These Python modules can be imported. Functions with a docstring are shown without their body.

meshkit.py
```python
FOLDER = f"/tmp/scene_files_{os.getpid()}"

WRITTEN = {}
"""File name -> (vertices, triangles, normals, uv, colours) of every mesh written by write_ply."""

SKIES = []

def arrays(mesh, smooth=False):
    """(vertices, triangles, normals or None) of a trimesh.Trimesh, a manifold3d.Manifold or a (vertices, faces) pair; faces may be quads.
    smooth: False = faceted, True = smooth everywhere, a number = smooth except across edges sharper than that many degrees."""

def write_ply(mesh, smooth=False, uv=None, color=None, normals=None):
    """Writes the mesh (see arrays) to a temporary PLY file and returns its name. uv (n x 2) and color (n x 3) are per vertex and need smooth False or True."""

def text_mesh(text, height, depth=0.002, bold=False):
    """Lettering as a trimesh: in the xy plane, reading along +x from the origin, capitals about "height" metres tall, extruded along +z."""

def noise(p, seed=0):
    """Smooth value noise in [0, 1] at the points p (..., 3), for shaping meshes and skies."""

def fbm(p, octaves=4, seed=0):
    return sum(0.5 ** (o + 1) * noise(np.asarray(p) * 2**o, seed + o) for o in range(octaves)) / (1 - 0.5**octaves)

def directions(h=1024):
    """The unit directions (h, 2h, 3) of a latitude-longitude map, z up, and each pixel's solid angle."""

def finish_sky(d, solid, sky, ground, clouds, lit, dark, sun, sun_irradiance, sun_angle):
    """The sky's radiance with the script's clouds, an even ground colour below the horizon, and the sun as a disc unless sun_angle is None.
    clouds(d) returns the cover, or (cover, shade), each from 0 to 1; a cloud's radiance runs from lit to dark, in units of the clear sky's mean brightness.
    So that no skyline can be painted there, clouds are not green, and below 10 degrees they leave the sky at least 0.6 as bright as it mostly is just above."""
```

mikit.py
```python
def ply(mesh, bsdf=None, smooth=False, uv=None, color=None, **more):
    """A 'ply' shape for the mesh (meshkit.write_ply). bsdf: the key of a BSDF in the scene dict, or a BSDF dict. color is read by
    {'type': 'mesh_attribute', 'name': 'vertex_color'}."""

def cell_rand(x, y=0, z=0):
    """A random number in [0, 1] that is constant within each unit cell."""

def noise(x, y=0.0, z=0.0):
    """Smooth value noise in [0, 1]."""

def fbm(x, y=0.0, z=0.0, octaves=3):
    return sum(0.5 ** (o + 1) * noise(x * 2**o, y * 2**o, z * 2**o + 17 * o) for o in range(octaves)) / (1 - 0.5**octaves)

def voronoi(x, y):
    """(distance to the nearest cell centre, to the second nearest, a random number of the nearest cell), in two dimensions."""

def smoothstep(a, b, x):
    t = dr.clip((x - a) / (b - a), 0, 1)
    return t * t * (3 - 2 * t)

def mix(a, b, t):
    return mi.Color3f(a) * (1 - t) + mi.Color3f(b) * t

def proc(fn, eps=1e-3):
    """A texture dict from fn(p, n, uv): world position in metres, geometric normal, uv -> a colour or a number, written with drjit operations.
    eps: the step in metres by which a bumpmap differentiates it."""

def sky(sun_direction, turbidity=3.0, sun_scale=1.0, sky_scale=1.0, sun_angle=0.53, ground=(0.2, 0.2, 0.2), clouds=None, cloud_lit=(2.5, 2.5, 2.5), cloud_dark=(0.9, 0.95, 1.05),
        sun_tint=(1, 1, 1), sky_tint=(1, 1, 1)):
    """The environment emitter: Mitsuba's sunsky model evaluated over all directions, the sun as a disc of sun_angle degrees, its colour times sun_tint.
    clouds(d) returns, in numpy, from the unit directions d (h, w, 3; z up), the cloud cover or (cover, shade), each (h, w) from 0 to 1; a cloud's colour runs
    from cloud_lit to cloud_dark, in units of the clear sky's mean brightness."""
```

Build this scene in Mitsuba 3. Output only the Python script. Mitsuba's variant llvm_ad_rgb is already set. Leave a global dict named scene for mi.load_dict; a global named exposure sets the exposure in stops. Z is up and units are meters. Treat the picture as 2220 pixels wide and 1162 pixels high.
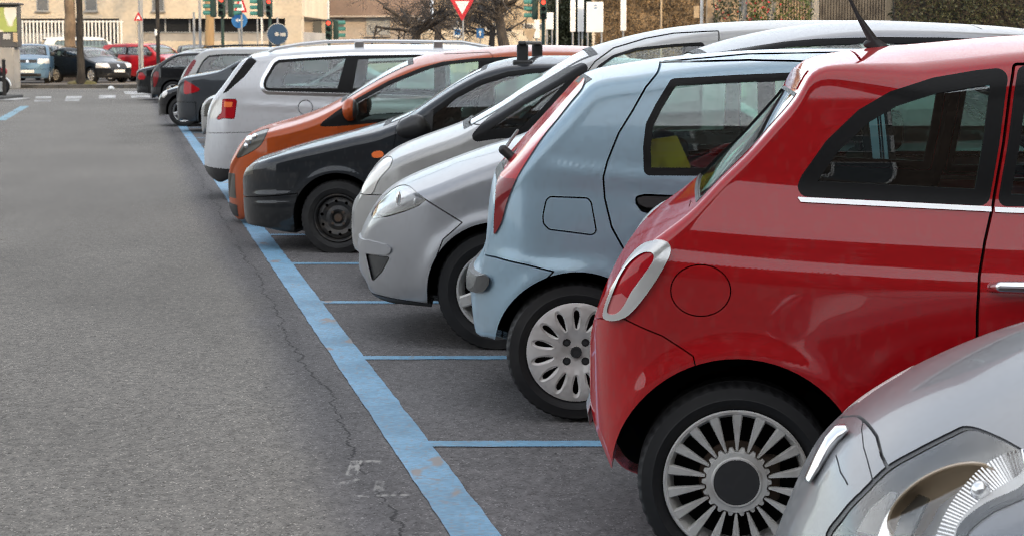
import math, random
import numpy as np, trimesh, manifold3d as m3, mitsuba as mi, drjit as dr
import mikit, meshkit
from mikit import noise, fbm, voronoi, cell_rand, smoothstep, mix
from scipy.ndimage import gaussian_filter1d

random.seed(7); rng = np.random.default_rng(7)
T4 = mi.ScalarTransform4f
scene, labels = {'type': 'scene'}, {}

# ------------------------------------------------------------------ camera, sky, exposure
EYE, PITCH, FOC = np.array([0.0, 0.0, 1.57]), math.radians(6.147), 4466 / 2220
CP, SP = math.cos(PITCH), math.sin(PITCH)
scene['camera'] = {'type': 'thinlens', 'aperture_radius': 0.003, 'focus_distance': 7.5, 'fov': math.degrees(2 * math.atan(0.5 / FOC)), 'fov_axis': 'x', 'near_clip': 0.05, 'far_clip': 900.0,
                   'to_world': T4().look_at(origin=EYE.tolist(), target=[0, CP, 1.57 - SP], up=[0, 0, 1])}
SUN = np.array([0.46, -0.80, 0.345]); SUN = SUN / np.linalg.norm(SUN)


def clouds(d):
    n = meshkit.fbm(np.stack([d[..., 0] / (d[..., 2] + 0.25) * 1.3, d[..., 1] / (d[..., 2] + 0.25) * 1.3, d[..., 2]], -1) + 5, 5, 3)
    c = np.clip((n - 0.30) * 3.2, 0, 1)
    return 0.42 + 0.5 * c, np.clip((n - 0.55) * 2.0, 0, 1) * 0.5


scene['sky'] = mikit.sky(SUN.tolist(), turbidity=3.5, sun_scale=0.24, sun_angle=2.0, clouds=clouds, cloud_lit=(2.08, 2.11, 2.17), cloud_dark=(1.3, 1.32, 1.36), sun_tint=(1, 0.95, 0.88))
exposure = 3.52

# ------------------------------------------------------------------ helpers


FRAME = [0.0, 0.0, 0.0]               # turn in radians and pivot of the car being built


def frame(deg=0.0, x=0.0, y=0.0):
    FRAME[:] = [math.radians(deg), x, y]


def rays(px, py):
    """Eye and direction, in the frame of the car being built, of places of the photograph (2220 wide)."""
    a, b = (np.asarray(px, float) - 1110) / 4466, (581 - np.asarray(py, float)) / 4466
    c, s = math.cos(FRAME[0]), math.sin(FRAME[0])
    dx, dy, dz = a, CP + b * SP, b * CP - SP
    ex, ey = -FRAME[1], -FRAME[2]
    return (c * ex + s * ey + FRAME[1], -s * ex + c * ey + FRAME[2]), (c * dx + s * dy, -s * dx + c * dy, dz)


def at(px, py, Y):
    """The point (x, z) of the upright plane y = Y seen at a place of the photograph."""
    (ex, ey), (dx, dy, dz) = rays(px, py)
    t = (Y - ey) / dy
    return float(ex + t * dx), float(1.57 + t * dz)


def placed(Y):
    return T4().translate([FRAME[1], FRAME[2], 0]) @ T4().rotate([0, 0, 1], math.degrees(FRAME[0])) @ T4().translate([-FRAME[1], -FRAME[2] + Y, 0])


def ats(pts, Y):
    return [at(p[0], p[1], Y) for p in pts]


def ground_at(px, py, z=0.0):
    a, b = (px - 1110) / 4466, (581 - py) / 4466
    t = (z - 1.57) / (b * CP - SP)
    return t * a, t * (CP + b * SP)


def tag(key, label=None, cat=None, group=None, kind=None):
    e = labels.setdefault(key, {})
    for k, v in (('label', label), ('category', cat), ('group', group), ('kind', kind)):
        if v:
            e[k] = v
    return key


used = set()


def numbered(key):
    k, i = key, 0
    while k in used:
        i += 1
        k = f'{key}_{i:03d}'
    used.add(k)
    return k


def put(key, mesh, mat, smooth=False, label=None, **kw):
    key = numbered(key)
    scene[key] = mikit.ply(mesh, mat, smooth=smooth, **kw)
    if label:
        tag(key, label)
    return key


def dense(pts, n, sig=0.0, sharp=()):
    """A smooth curve of n points through pts (chord-length pchip, then a Gaussian of sig metres)."""
    from scipy.interpolate import PchipInterpolator
    p = np.array(pts, float)
    s = np.r_[0, np.cumsum(np.linalg.norm(np.diff(p, axis=0), axis=1))]
    m = max(600, n * 4)
    u = np.linspace(0, s[-1], m)
    q = PchipInterpolator(s, p)(u)
    if sig > 0:
        g = np.stack([gaussian_filter1d(np.r_[2 * c[0] - c[1:200][::-1], c, 2 * c[-1] - c[-200:-1][::-1]], sig / (s[-1] / m))[199:-199] for c in q.T], 1)
        g[0], g[-1] = q[0], q[-1]
        q = g
    s = np.r_[0, np.cumsum(np.linalg.norm(np.diff(q, axis=0), axis=1))]
    u = np.linspace(0, s[-1], n)
    return np.stack([np.interp(u, s, c) for c in q.T], 1)


def curve(pts, n=40, closed=False):
    """Catmull-Rom through 2-D pts."""
    p = np.array(pts, float)
    out = []
    N = len(p)
    segs = N if closed else N - 1
    k = max(2, n // segs)
    for i in range(segs):
        a, b, c, d = (p[(i + j) % N] if closed else p[min(max(i + j, 0), N - 1)] for j in (-1, 0, 1, 2))
        for t in np.linspace(0, 1, k, endpoint=False):
            out.append(0.5 * ((2 * b) + (c - a) * t + (2 * a - 5 * b + 4 * c - d) * t * t + (3 * b - a - 3 * c + d) * t ** 3))
    if not closed:
        out.append(p[-1])
    return np.array(out)


JR = m3.JoinType.Round


def cs(pts, r=0.0, grow=0.0):
    """A 2-D region with its corners rounded by r and grown by grow."""
    p = np.array(pts, float)
    if np.sum(p[:, 0] * np.roll(p[:, 1], -1) - p[:, 1] * np.roll(p[:, 0], -1)) < 0:
        p = p[::-1]
    c = m3.CrossSection([p])
    if r > 0:
        c = c.offset(-r, JR, 2.0, 24).offset(2 * r, JR, 2.0, 24).offset(-r, JR, 2.0, 24)
    if grow:
        c = c.offset(grow, JR, 2.0, 24)
    return c


def stroke(pts, w, closed=False):
    from shapely.geometry import LineString
    p = list(map(tuple, pts)) + ([tuple(pts[0])] if closed else [])
    g = LineString(p).buffer(w / 2, quad_segs=3)
    return m3.CrossSection([np.array(g.exterior.coords)[:-1]] + [np.array(i.coords)[:-1] for i in g.interiors], m3.FillRule.EvenOdd)


def prism(c, y0, y1):
    """The (x, z) region c from y0 to y1."""
    return c.extrude(y1 - y0).transform(np.array([[1, 0, 0, 0], [0, 0, -1, y1], [0, 1, 0, 0]], float))


def prism_z(c, z0, z1):
    return c.extrude(z1 - z0).translate([0, 0, z0])


def prism_x(c, x0, x1):
    """The (y, z) region c from x0 to x1."""
    return c.extrude(x1 - x0).transform(np.array([[0, 0, 1, x0], [1, 0, 0, 0], [0, 1, 0, 0]], float))


def box(x0, x1, y0, y1, z0, z1):
    return m3.Manifold.cube([x1 - x0, y1 - y0, z1 - z0]).translate([x0, y0, z0])


def rbox(x0, x1, y0, y1, z0, z1, r=0.02):
    s = m3.Manifold.sphere(r, 12)
    a = [s.translate([x, y, z]) for x in (x0 + r, x1 - r) for y in (y0 + r, y1 - r) for z in (z0 + r, z1 - r)]
    return m3.Manifold.batch_hull(a)


def cyl_y(x, z, r, y0, y1, n=64, r1=None):
    return m3.Manifold.cylinder(y1 - y0, r, r if r1 is None else r1, n).transform(np.array([[1, 0, 0, x], [0, 0, 1, y0], [0, -1, 0, z]], float))


def tube(pts, r, n=10):
    """A round bar through 3-D pts."""
    s = m3.Manifold.sphere(1.0, n)
    rr = r if hasattr(r, '__len__') else [r] * len(pts)
    a = [s.scale([q] * 3).translate(list(map(float, p))) for p, q in zip(pts, rr)]
    return m3.Manifold.batch_boolean([m3.Manifold.batch_hull([u, v]) for u, v in zip(a, a[1:])], m3.OpType.Add)


def tm(m):
    k = m.to_mesh()
    return trimesh.Trimesh(k.vert_properties[:, :3], k.tri_verts, process=False)


def mesh_cat(ms):
    return trimesh.util.concatenate([tm(x) if hasattr(x, 'to_mesh') else x for x in ms])


def corners(m, side=None):
    """Triangle corners and normals of a Manifold that carries surface normals: smooth where a face lies on the lofted surface, flat where it was cut.
    side 'out' / 'in' / 'cut' keeps only faces of that kind."""
    k = m.to_mesh()
    vp, f = np.asarray(k.vert_properties, float), np.asarray(k.tri_verts)
    v = vp[:, :3]
    fn = np.cross(v[f[:, 1]] - v[f[:, 0]], v[f[:, 2]] - v[f[:, 0]])
    a = np.linalg.norm(fn, axis=1)
    f, fn, a = f[a > 1e-12], fn[a > 1e-12], a[a > 1e-12]
    fn = fn / a[:, None]
    n = vp[f][:, :, 3:6] if vp.shape[1] >= 6 else np.zeros((len(f), 3, 3))
    ln = np.linalg.norm(n, axis=2)
    n = n / np.maximum(ln, 1e-9)[..., None]
    d = np.einsum('fkc,fc->fk', n, fn)
    on = (ln > 0.5) & (np.abs(d) > 0.5)
    out, inn = (on & (d > 0)).all(1), (on & (d < 0)).all(1)
    keep = {'out': out, 'in': inn, 'cut': ~(out | inn), 'notin': ~inn, None: np.ones(len(f), bool)}[side]
    nn = np.where(on[..., None], n * np.sign(d)[..., None], fn[:, None, :])
    return v[f][keep].reshape(-1, 3), nn[keep].reshape(-1, 3)


def putm(key, m, mat, side=None, label=None, flip=False):
    """A Manifold with surface normals as one entry of the scene."""
    v, n = corners(m, side)
    if len(v) == 0:
        return None
    q = np.round(np.hstack([v, n]), 5)
    _, first, inv = np.unique(q, axis=0, return_index=True, return_inverse=True)
    v, n, f = v[first], n[first], inv.reshape(-1, 3)
    key = numbered(key)
    path = meshkit.write_ply((v, f), normals=n)
    scene[key] = {'type': 'ply', 'filename': path, 'face_normals': False, 'bsdf': {'type': 'ref', 'id': mat}}
    if label:
        tag(key, label)
    return key
# ------------------------------------------------------------------ materials


def mat(name, rgb, rough=0.5, spec=0.5, metal=0.0, **kw):
    base = rgb if isinstance(rgb, dict) else {'type': 'rgb', 'value': list(rgb)}
    scene[name] = {'type': 'twosided', 'b': {'type': 'principled', 'base_color': base, 'roughness': rough, 'specular': spec, 'metallic': metal, **kw}}
    return name


def dusty(rgb, dust=(0.17, 0.155, 0.135), low=0.3, top=0.12):
    """Paint with road dirt that lies low on the body and on what faces up."""
    def fn(p, n, uv):
        k = fbm(p.x * 5, p.y * 5, p.z * 9, 3)
        a = smoothstep(0.62, 0.12, p.z + (k - 0.5) * 0.25) * low
        b = smoothstep(0.55, 0.95, n.z) * top * (0.5 + k)
        s = smoothstep(0.62, 0.8, noise(p.x * 60, p.y * 60, p.z * 22)) * 0.05
        return mix(rgb, dust, dr.clip(a * (0.6 + 0.8 * k) + b + s, 0, 1))
    return mikit.proc(fn)


def paint(name, rgb, metal=0.0, rough=0.35, coat=1.0, low=0.3, top=0.12):
    """Car paint: a flake layer under a clear gloss layer."""
    t = dusty(rgb, low=low, top=top)
    gloss = {'type': 'principled', 'base_color': t, 'roughness': 0.045, 'specular': 0.62, 'metallic': 0.0}
    if metal <= 0.06:
        scene[name] = {'type': 'twosided', 'b': gloss}
        return
    flake = {'type': 'principled', 'base_color': t, 'roughness': rough, 'specular': 0.5, 'metallic': 0.92}
    scene[name] = {'type': 'twosided', 'b': {'type': 'blendbsdf', 'weight': metal, 'a': gloss, 'c': flake}}


paint('paint_red', (0.33, 0.006, 0.009), 0.0, 0.42, low=0.10, top=0.10)
paint('paint_blue', (0.265, 0.37, 0.445), 0.35, 0.36, low=0.2)
paint('paint_silver', (0.32, 0.325, 0.34), 0.5, 0.33, low=0.25)
paint('paint_silver_warm', (0.35, 0.345, 0.335), 0.4, 0.36, low=0.3)
paint('paint_silver_light', (0.58, 0.59, 0.61), 0.3, 0.34, low=0.3)
paint('paint_dark', (0.016, 0.019, 0.023), 0.25, 0.35, low=0.12, top=0.06)
paint('paint_charcoal', (0.05, 0.056, 0.064), 0.4, 0.34, low=0.12, top=0.06)
paint('paint_black', (0.007, 0.008, 0.010), 0.0, 0.3, low=0.12, top=0.05)
paint('paint_orange', (0.37, 0.066, 0.013), 0.2, 0.36, low=0.1)
paint('paint_crimson', (0.36, 0.012, 0.02), 0.05, 0.4)
paint('paint_sky', (0.11, 0.20, 0.31), 0.3, 0.4)
paint('paint_beige', (0.33, 0.30, 0.26), 0.3, 0.4)
paint('paint_white', (0.72, 0.71, 0.68), 0.0, 0.4)
mat('black_plastic', (0.022, 0.022, 0.023), 0.42)
mat('black_trim', (0.007, 0.007, 0.0075), 0.42, 0.16)
mat('grey_plastic', (0.06, 0.06, 0.062), 0.5)
mat('rubber', mikit.proc(lambda p, n, uv: mix((0.008, 0.008, 0.009), (0.026, 0.025, 0.024), fbm(p.x * 14, p.y * 14, p.z * 14, 3) * smoothstep(0.35, 0.75, fbm(p.x * 4, p.y * 4, p.z * 4, 2)))), 0.62, 0.35)
mat('liner', (0.006, 0.006, 0.006), 0.9, 0.1)
mat('cabin_dark', (0.018, 0.018, 0.019), 0.75, 0.25)
mat('cabin_grey', (0.055, 0.055, 0.058), 0.8, 0.25)
mat('cabin_pale', (0.22, 0.215, 0.2), 0.8, 0.25)
mat('alloy', mikit.proc(lambda p, n, uv: mix((0.50, 0.49, 0.47), (0.20, 0.17, 0.14), smoothstep(0.45, 0.8, fbm(p.x * 11, p.y * 11, p.z * 11, 3)) * 0.5)), 0.3, 0.6, 0.25)
mat('alloy_bright', (0.72, 0.72, 0.72), 0.28, 0.5, 0.85)
mat('hub_plastic', mikit.proc(lambda p, n, uv: mix((0.50, 0.48, 0.46), (0.24, 0.22, 0.20), smoothstep(0.42, 0.8, fbm(p.x * 13, p.y * 13, p.z * 13, 3)) * 0.6)), 0.34, 0.6, 0.15)
mat('steel_black', mikit.proc(lambda p, n, uv: mix((0.020, 0.020, 0.021), (0.05, 0.043, 0.037), smoothstep(0.45, 0.75, fbm(p.x * 18, p.y * 18, p.z * 18, 3)))), 0.5, 0.4)
mat('rusty_steel', mikit.proc(lambda p, n, uv: mix((0.05, 0.048, 0.046), (0.10, 0.055, 0.03), fbm(p.x * 40, p.y * 40, p.z * 40, 3))), 0.6, 0.4, 0.3)
mat('chrome', (0.82, 0.82, 0.83), 0.10, 0.5, 1.0)
mat('satin_chrome', (0.6, 0.6, 0.6), 0.25, 0.5, 1.0)
mat('red_lens', (0.36, 0.006, 0.012), 0.06, 0.5)
mat('red_lens_dark', (0.17, 0.004, 0.009), 0.06, 0.5)
mat('amber_lens', (0.8, 0.16, 0.03), 0.14, 0.6, 0.0, clearcoat=1.0)
mat('clear_lens', (0.62, 0.60, 0.57), 0.15, 0.6, 0.3, clearcoat=1.0)
mat('lamp_silver', (0.62, 0.60, 0.57), 0.22, 0.5, 0.9)
mat('lamp_dark', (0.10, 0.095, 0.085), 0.25, 0.5, 0.6)
mat('lamp_bronze', (0.42, 0.33, 0.235), 0.3, 0.5, 0.3)
mat('lamp_pale', (0.50, 0.49, 0.47), 0.3, 0.5, 0.25)
mat('lamp_grey', (0.075, 0.07, 0.062), 0.3, 0.5, 0.2)
mat('yellow_board', mikit.proc(lambda p, n, uv: mix((0.52, 0.42, 0.045), (0.40, 0.31, 0.03), smoothstep(0.4, 0.6, noise(p.x * 25, p.y * 8, p.z * 6)))), 0.6, 0.3)
mat('white_paint', (0.75, 0.75, 0.73), 0.5)
mat('plate_white', (0.72, 0.72, 0.70), 0.35)
mat('orange_print', (0.75, 0.2, 0.05), 0.5)
scene['glass'] = {'type': 'thindielectric', 'int_ior': 1.58, 'specular_transmittance': {'type': 'rgb', 'value': [0.74, 0.87, 0.83]}}
scene['glass_tint'] = {'type': 'thindielectric', 'int_ior': 1.66, 'specular_transmittance': {'type': 'rgb', 'value': [0.36, 0.47, 0.45]}}
scene['glass_dark'] = {'type': 'thindielectric', 'int_ior': 1.6, 'specular_transmittance': {'type': 'rgb', 'value': [0.48, 0.62, 0.59]}}
mat('lamp_surround', (0.62, 0.62, 0.61), 0.2, 0.6, 0.55)
scene['glass_clear'] = {'type': 'thindielectric', 'int_ior': 1.36, 'specular_transmittance': {'type': 'rgb', 'value': [0.95, 0.95, 0.94]}}

mat('sticker_white', (0.6, 0.6, 0.58), 0.5)
paint('paint_silver_grey', (0.235, 0.24, 0.25), 0.55, 0.28, low=0.1, top=0.05)
mat('pink_lens', (0.46, 0.13, 0.13), 0.08, 0.5)
# ------------------------------------------------------------------ lofted car bodies


class Body:
    """A closed car body lofted between the line over its top and the line under it, both in (x, z); y is across, the side facing the street's near end is y < 0.
    half(x, z) gives the half width of the side, crown and edge the drop and the rounding of the top across the car."""

    def __init__(self, top, bottom, W, left=(0.5, 2.6), right=(0.6, 2.6), belt=0.95, lean=0.30, curl=0.10, barrel=0.02, tuck=0.05, creases=(), flares=(), crown=0.05, edge=0.08, soft=0.03, steps=None,
                 sig=0.035, n=150, k=34, plan=None):
        self.T, self.B = dense(top, n, sig), dense(bottom, n, 0.02)
        self.x0, self.x1 = min(self.T[:, 0].min(), self.B[:, 0].min()), max(self.T[:, 0].max(), self.B[:, 0].max())
        self.W, self.left, self.right, self.belt, self.lean, self.curl, self.barrel, self.tuck = W, left, right, belt, lean, curl, barrel, tuck
        self.creases = [(dense(c[0], 80, 0.0), *c[1:]) for c in creases]
        self.flares, self.crown, self.edge, self.plan, self.soft = flares, crown, edge, plan, soft
        self.steps = steps and (dense(steps[0], 80, 0.0), gaussian_filter1d(np.interp(np.linspace(-.4, .6, 501), *zip(*steps[1])), steps[2] / 0.002))
        self.grid(n, k)

    @staticmethod
    def of(v, x):
        return np.interp(x, [p[0] for p in v], [p[1] for p in v]) if isinstance(v, (list, tuple)) else np.full(np.shape(x), float(v))

    def half(self, x, z):
        e0 = np.clip((self.x0 + self.left[0] - x) / self.left[0], 0, 0.9995)
        e1 = np.clip((x - self.x1 + self.right[0]) / self.right[0], 0, 0.9995)
        w = self.W * (1 - e0 ** self.left[1]) ** (1 / self.left[1]) * (1 - e1 ** self.right[1]) ** (1 / self.right[1])
        if self.plan:
            w = w + self.of(self.plan, x)
        b = self.of(self.belt, x)
        up = np.clip(z - b, 0, None)
        up = np.sqrt(up ** 2 + self.soft ** 2) - self.soft
        dn = np.clip(b - z, 0, None)
        w = w - self.lean * up - self.curl * up ** 2 - self.barrel * ((dn - 0.28) / 0.3) ** 2 * (dn > 0.28) - self.tuck * (np.clip(0.34 - z, 0, 0.3) / 0.2) ** 2
        w = w - self.barrel * np.clip(1 - dn / 0.28, 0, 1) ** 2 * 0.6 * (z <= b) - 0.6 * self.barrel * (z > b)
        for c, amp, su, sd in self.creases:
            zc = np.interp(x, c[:, 0], c[:, 1])
            fade = np.clip((x - c[0, 0]) / 0.12, 0, 1) * np.clip((c[-1, 0] - x) / 0.12, 0, 1)
            t = z - zc
            w = w + amp * fade * np.exp(-(t / np.where(t > 0, su, sd)) ** 2)
        if self.steps:
            c = self.steps[0]
            w = w + np.interp(z - np.interp(x, c[:, 0], c[:, 1]), np.linspace(-.4, .6, 501), self.steps[1])
        for fx, fz, R, amp in self.flares:
            q = np.hypot(x - fx, z - fz) - R
            w = w + amp * np.exp(-(np.clip(q, 0, None) / 0.045) ** 2) * (z > 0.2)
        return np.maximum(w, 0.02)

    def grid(self, n, k):
        T, B = self.T, self.B
        ts = np.r_[np.linspace(0, 1, k) ** 1.0]
        rings = []
        for i in range(n):
            t, b = T[i].copy(), B[i].copy()
            d = t - b
            L = max(np.hypot(*d), 1e-4)
            if L < 1e-3:
                d, L = np.array([0, 1e-3]), 1e-3
                t = b + d
            u = d / L
            c = min(float(self.of(self.crown, t[0])), 0.3 * L)
            r = min(float(self.of(self.edge, t[0])), 0.4 * L)
            wt = float(self.half(t[0] - u[0] * (c + r), t[1] - u[1] * (c + r)))
            r = min(r, 0.7 * wt)
            y1 = wt - r * 0.85
            th = math.atan2(y1, 2 * c) if c > 1e-6 else math.pi / 2
            e0 = c + r * math.sin(th)
            rb = min(0.05, 0.25 * L)
            e = e0 + (L - rb - e0) * ts
            P = t[None] - u[None] * e[:, None]
            w = self.half(P[:, 0], P[:, 1])
            side = np.stack([P[:, 0], -w, P[:, 1]], 1)[::-1]            # from below upwards
            wb = w[-1]
            a = np.linspace(0, math.pi / 2, 5)[:-1]
            rb2 = min(rb, 0.6 * wb)
            qb = np.stack([wb - rb2 + rb2 * np.sin(a), L - rb + rb * np.cos(a)], 1)
            low = [[0.0, L], [(wb - rb2) * 0.5, L]] + qb.tolist()
            a = np.linspace(0, th, 9)[1:]
            arc = np.stack([w[0] - r * (1 - np.cos(a)), e0 - r * np.sin(a)], 1)
            ye = arc[-1, 0]
            yy = np.linspace(ye, 0, 11)[1:]
            topc = np.stack([yy, arc[-1, 1] * (yy / max(ye, 1e-6)) ** 2], 1)

            def lift(q):
                q = np.array(q)
                return np.stack([t[0] - u[0] * q[:, 1], -q[:, 0], t[1] - u[1] * q[:, 1]], 1)
            h = np.vstack([lift(low), side, lift(arc), lift(topc)])
            far = h[1:-1][::-1] * [1, -1, 1]
            rings.append(np.vstack([h, far]))
        G = np.array(rings)                                                   # n x m x 3
        du = np.gradient(G, axis=0)
        dv = np.roll(G, -1, 1) - np.roll(G, 1, 1)
        N = np.cross(dv, du)
        N /= np.maximum(np.linalg.norm(N, axis=2, keepdims=True), 1e-12)
        mid = G.shape[0] // 2
        if (N[mid, :, 2] * (G[mid, :, 2] - G[mid, :, 2].mean())).sum() < 0:
            N = -N
        self.G, self.N = G, N
        n, m = G.shape[:2]
        i, j = np.meshgrid(np.arange(n - 1), np.arange(m), indexing='ij')
        a, b, c, d = i * m + j, i * m + (j + 1) % m, (i + 1) * m + (j + 1) % m, (i + 1) * m + j
        F = np.vstack([np.stack([a, b, c], -1).reshape(-1, 3), np.stack([a, c, d], -1).reshape(-1, 3)])
        e0, e1 = n * m, n * m + 1
        j = np.arange(m)
        F = np.vstack([F, np.stack([np.full(m, e0), (j + 1) % m, j], 1), np.stack([np.full(m, e1), (n - 1) * m + j, (n - 1) * m + (j + 1) % m], 1)])
        V = np.vstack([G.reshape(-1, 3), G[0].mean(0), G[-1].mean(0)])
        if trimesh.Trimesh(V, F, process=False).volume < 0:
            F = F[:, ::-1]
        self.F = F.astype(np.uint32)
        self.cache = {}

    def hit(self, o, d):
        """First hits of rays from o along d (k, 3) with the body."""
        if not hasattr(self, 'near'):
            V = self.G.reshape(-1, 3)
            F = self.F[(self.F < len(V)).all(1)]
            self.near = V[F[:, 0]], V[F[:, 1]] - V[F[:, 0]], V[F[:, 2]] - V[F[:, 0]]
        a, e1, e2 = self.near
        best, ok = np.zeros((len(d), 3)), np.zeros(len(d), bool)
        s = o - a
        q = np.cross(s, e1)
        eq = np.einsum('ij,ij->i', e2, q)
        for i, r in enumerate(d):
            h = np.cross(r, e2)
            det = np.einsum('ij,ij->i', e1, h)
            inv = 1 / np.where(np.abs(det) < 1e-14, 1e-14, det)
            u, v, t = np.einsum('ij,ij->i', s, h) * inv, (q @ r) * inv, eq * inv
            m = (u >= -1e-6) & (v >= -1e-6) & (u + v <= 1 + 1e-6) & (t > 0)
            if m.any():
                best[i], ok[i] = o + r * t[m].min(), True
        return best, ok

    def at(self, k=0.0):
        """The body grown by k metres, as a Manifold that carries normals."""
        if k not in self.cache:
            G, N = self.G + self.N * k, self.N
            ends = np.array([[-1.0, 0, 0], [1.0, 0, 0]])
            V = np.vstack([G.reshape(-1, 3), G[0].mean(0), G[-1].mean(0)])
            NN = np.vstack([N.reshape(-1, 3), ends])
            self.cache[k] = m3.Manifold(m3.Mesh(np.hstack([V, NN]).astype(np.float32), np.ascontiguousarray(self.F)))
        return self.cache[k]


def on(b, C, pts):
    """Where on the near side of body b, centred at y = C, places of the photograph fall, as (x, z)."""
    p = np.array(pts, float)
    (ex, ey), (dx, dy, dz) = rays(p[:, 0], p[:, 1])
    Y = np.full(len(p), C - b.W)
    for _ in range(25):
        t = (Y - ey) / dy
        x, z = ex + t * dx, 1.57 + t * dz
        Y = 0.6 * Y + 0.4 * (C - np.clip(b.half(x, z), 0.15 * b.W, None))
    t = (Y - ey) / dy
    X, Z = ex + t * dx, 1.57 + t * dz
    hit, ok = b.hit(np.array([ex, ey - C, 1.57]), np.stack([dx + 0 * t, dy + 0 * t, dz + 0 * t], 1))
    X, Z = np.where(ok, hit[:, 0], X), np.where(ok, hit[:, 2], Z)
    return list(zip(X.tolist(), Z.tolist()))


def on3(b, C, pts):
    """As on(), but the full points (x, y, z) in the car's own frame."""
    q = np.array(on(b, C, pts))
    p = np.array(pts, float)
    (ex, ey), (dx, dy, dz) = rays(p[:, 0], p[:, 1])
    t = (q[:, 0] - ex) / np.where(np.abs(dx) < 1e-6, 1e-6, dx)
    return np.stack([q[:, 0], ey + t * dy - C, q[:, 1]], 1)


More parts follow.
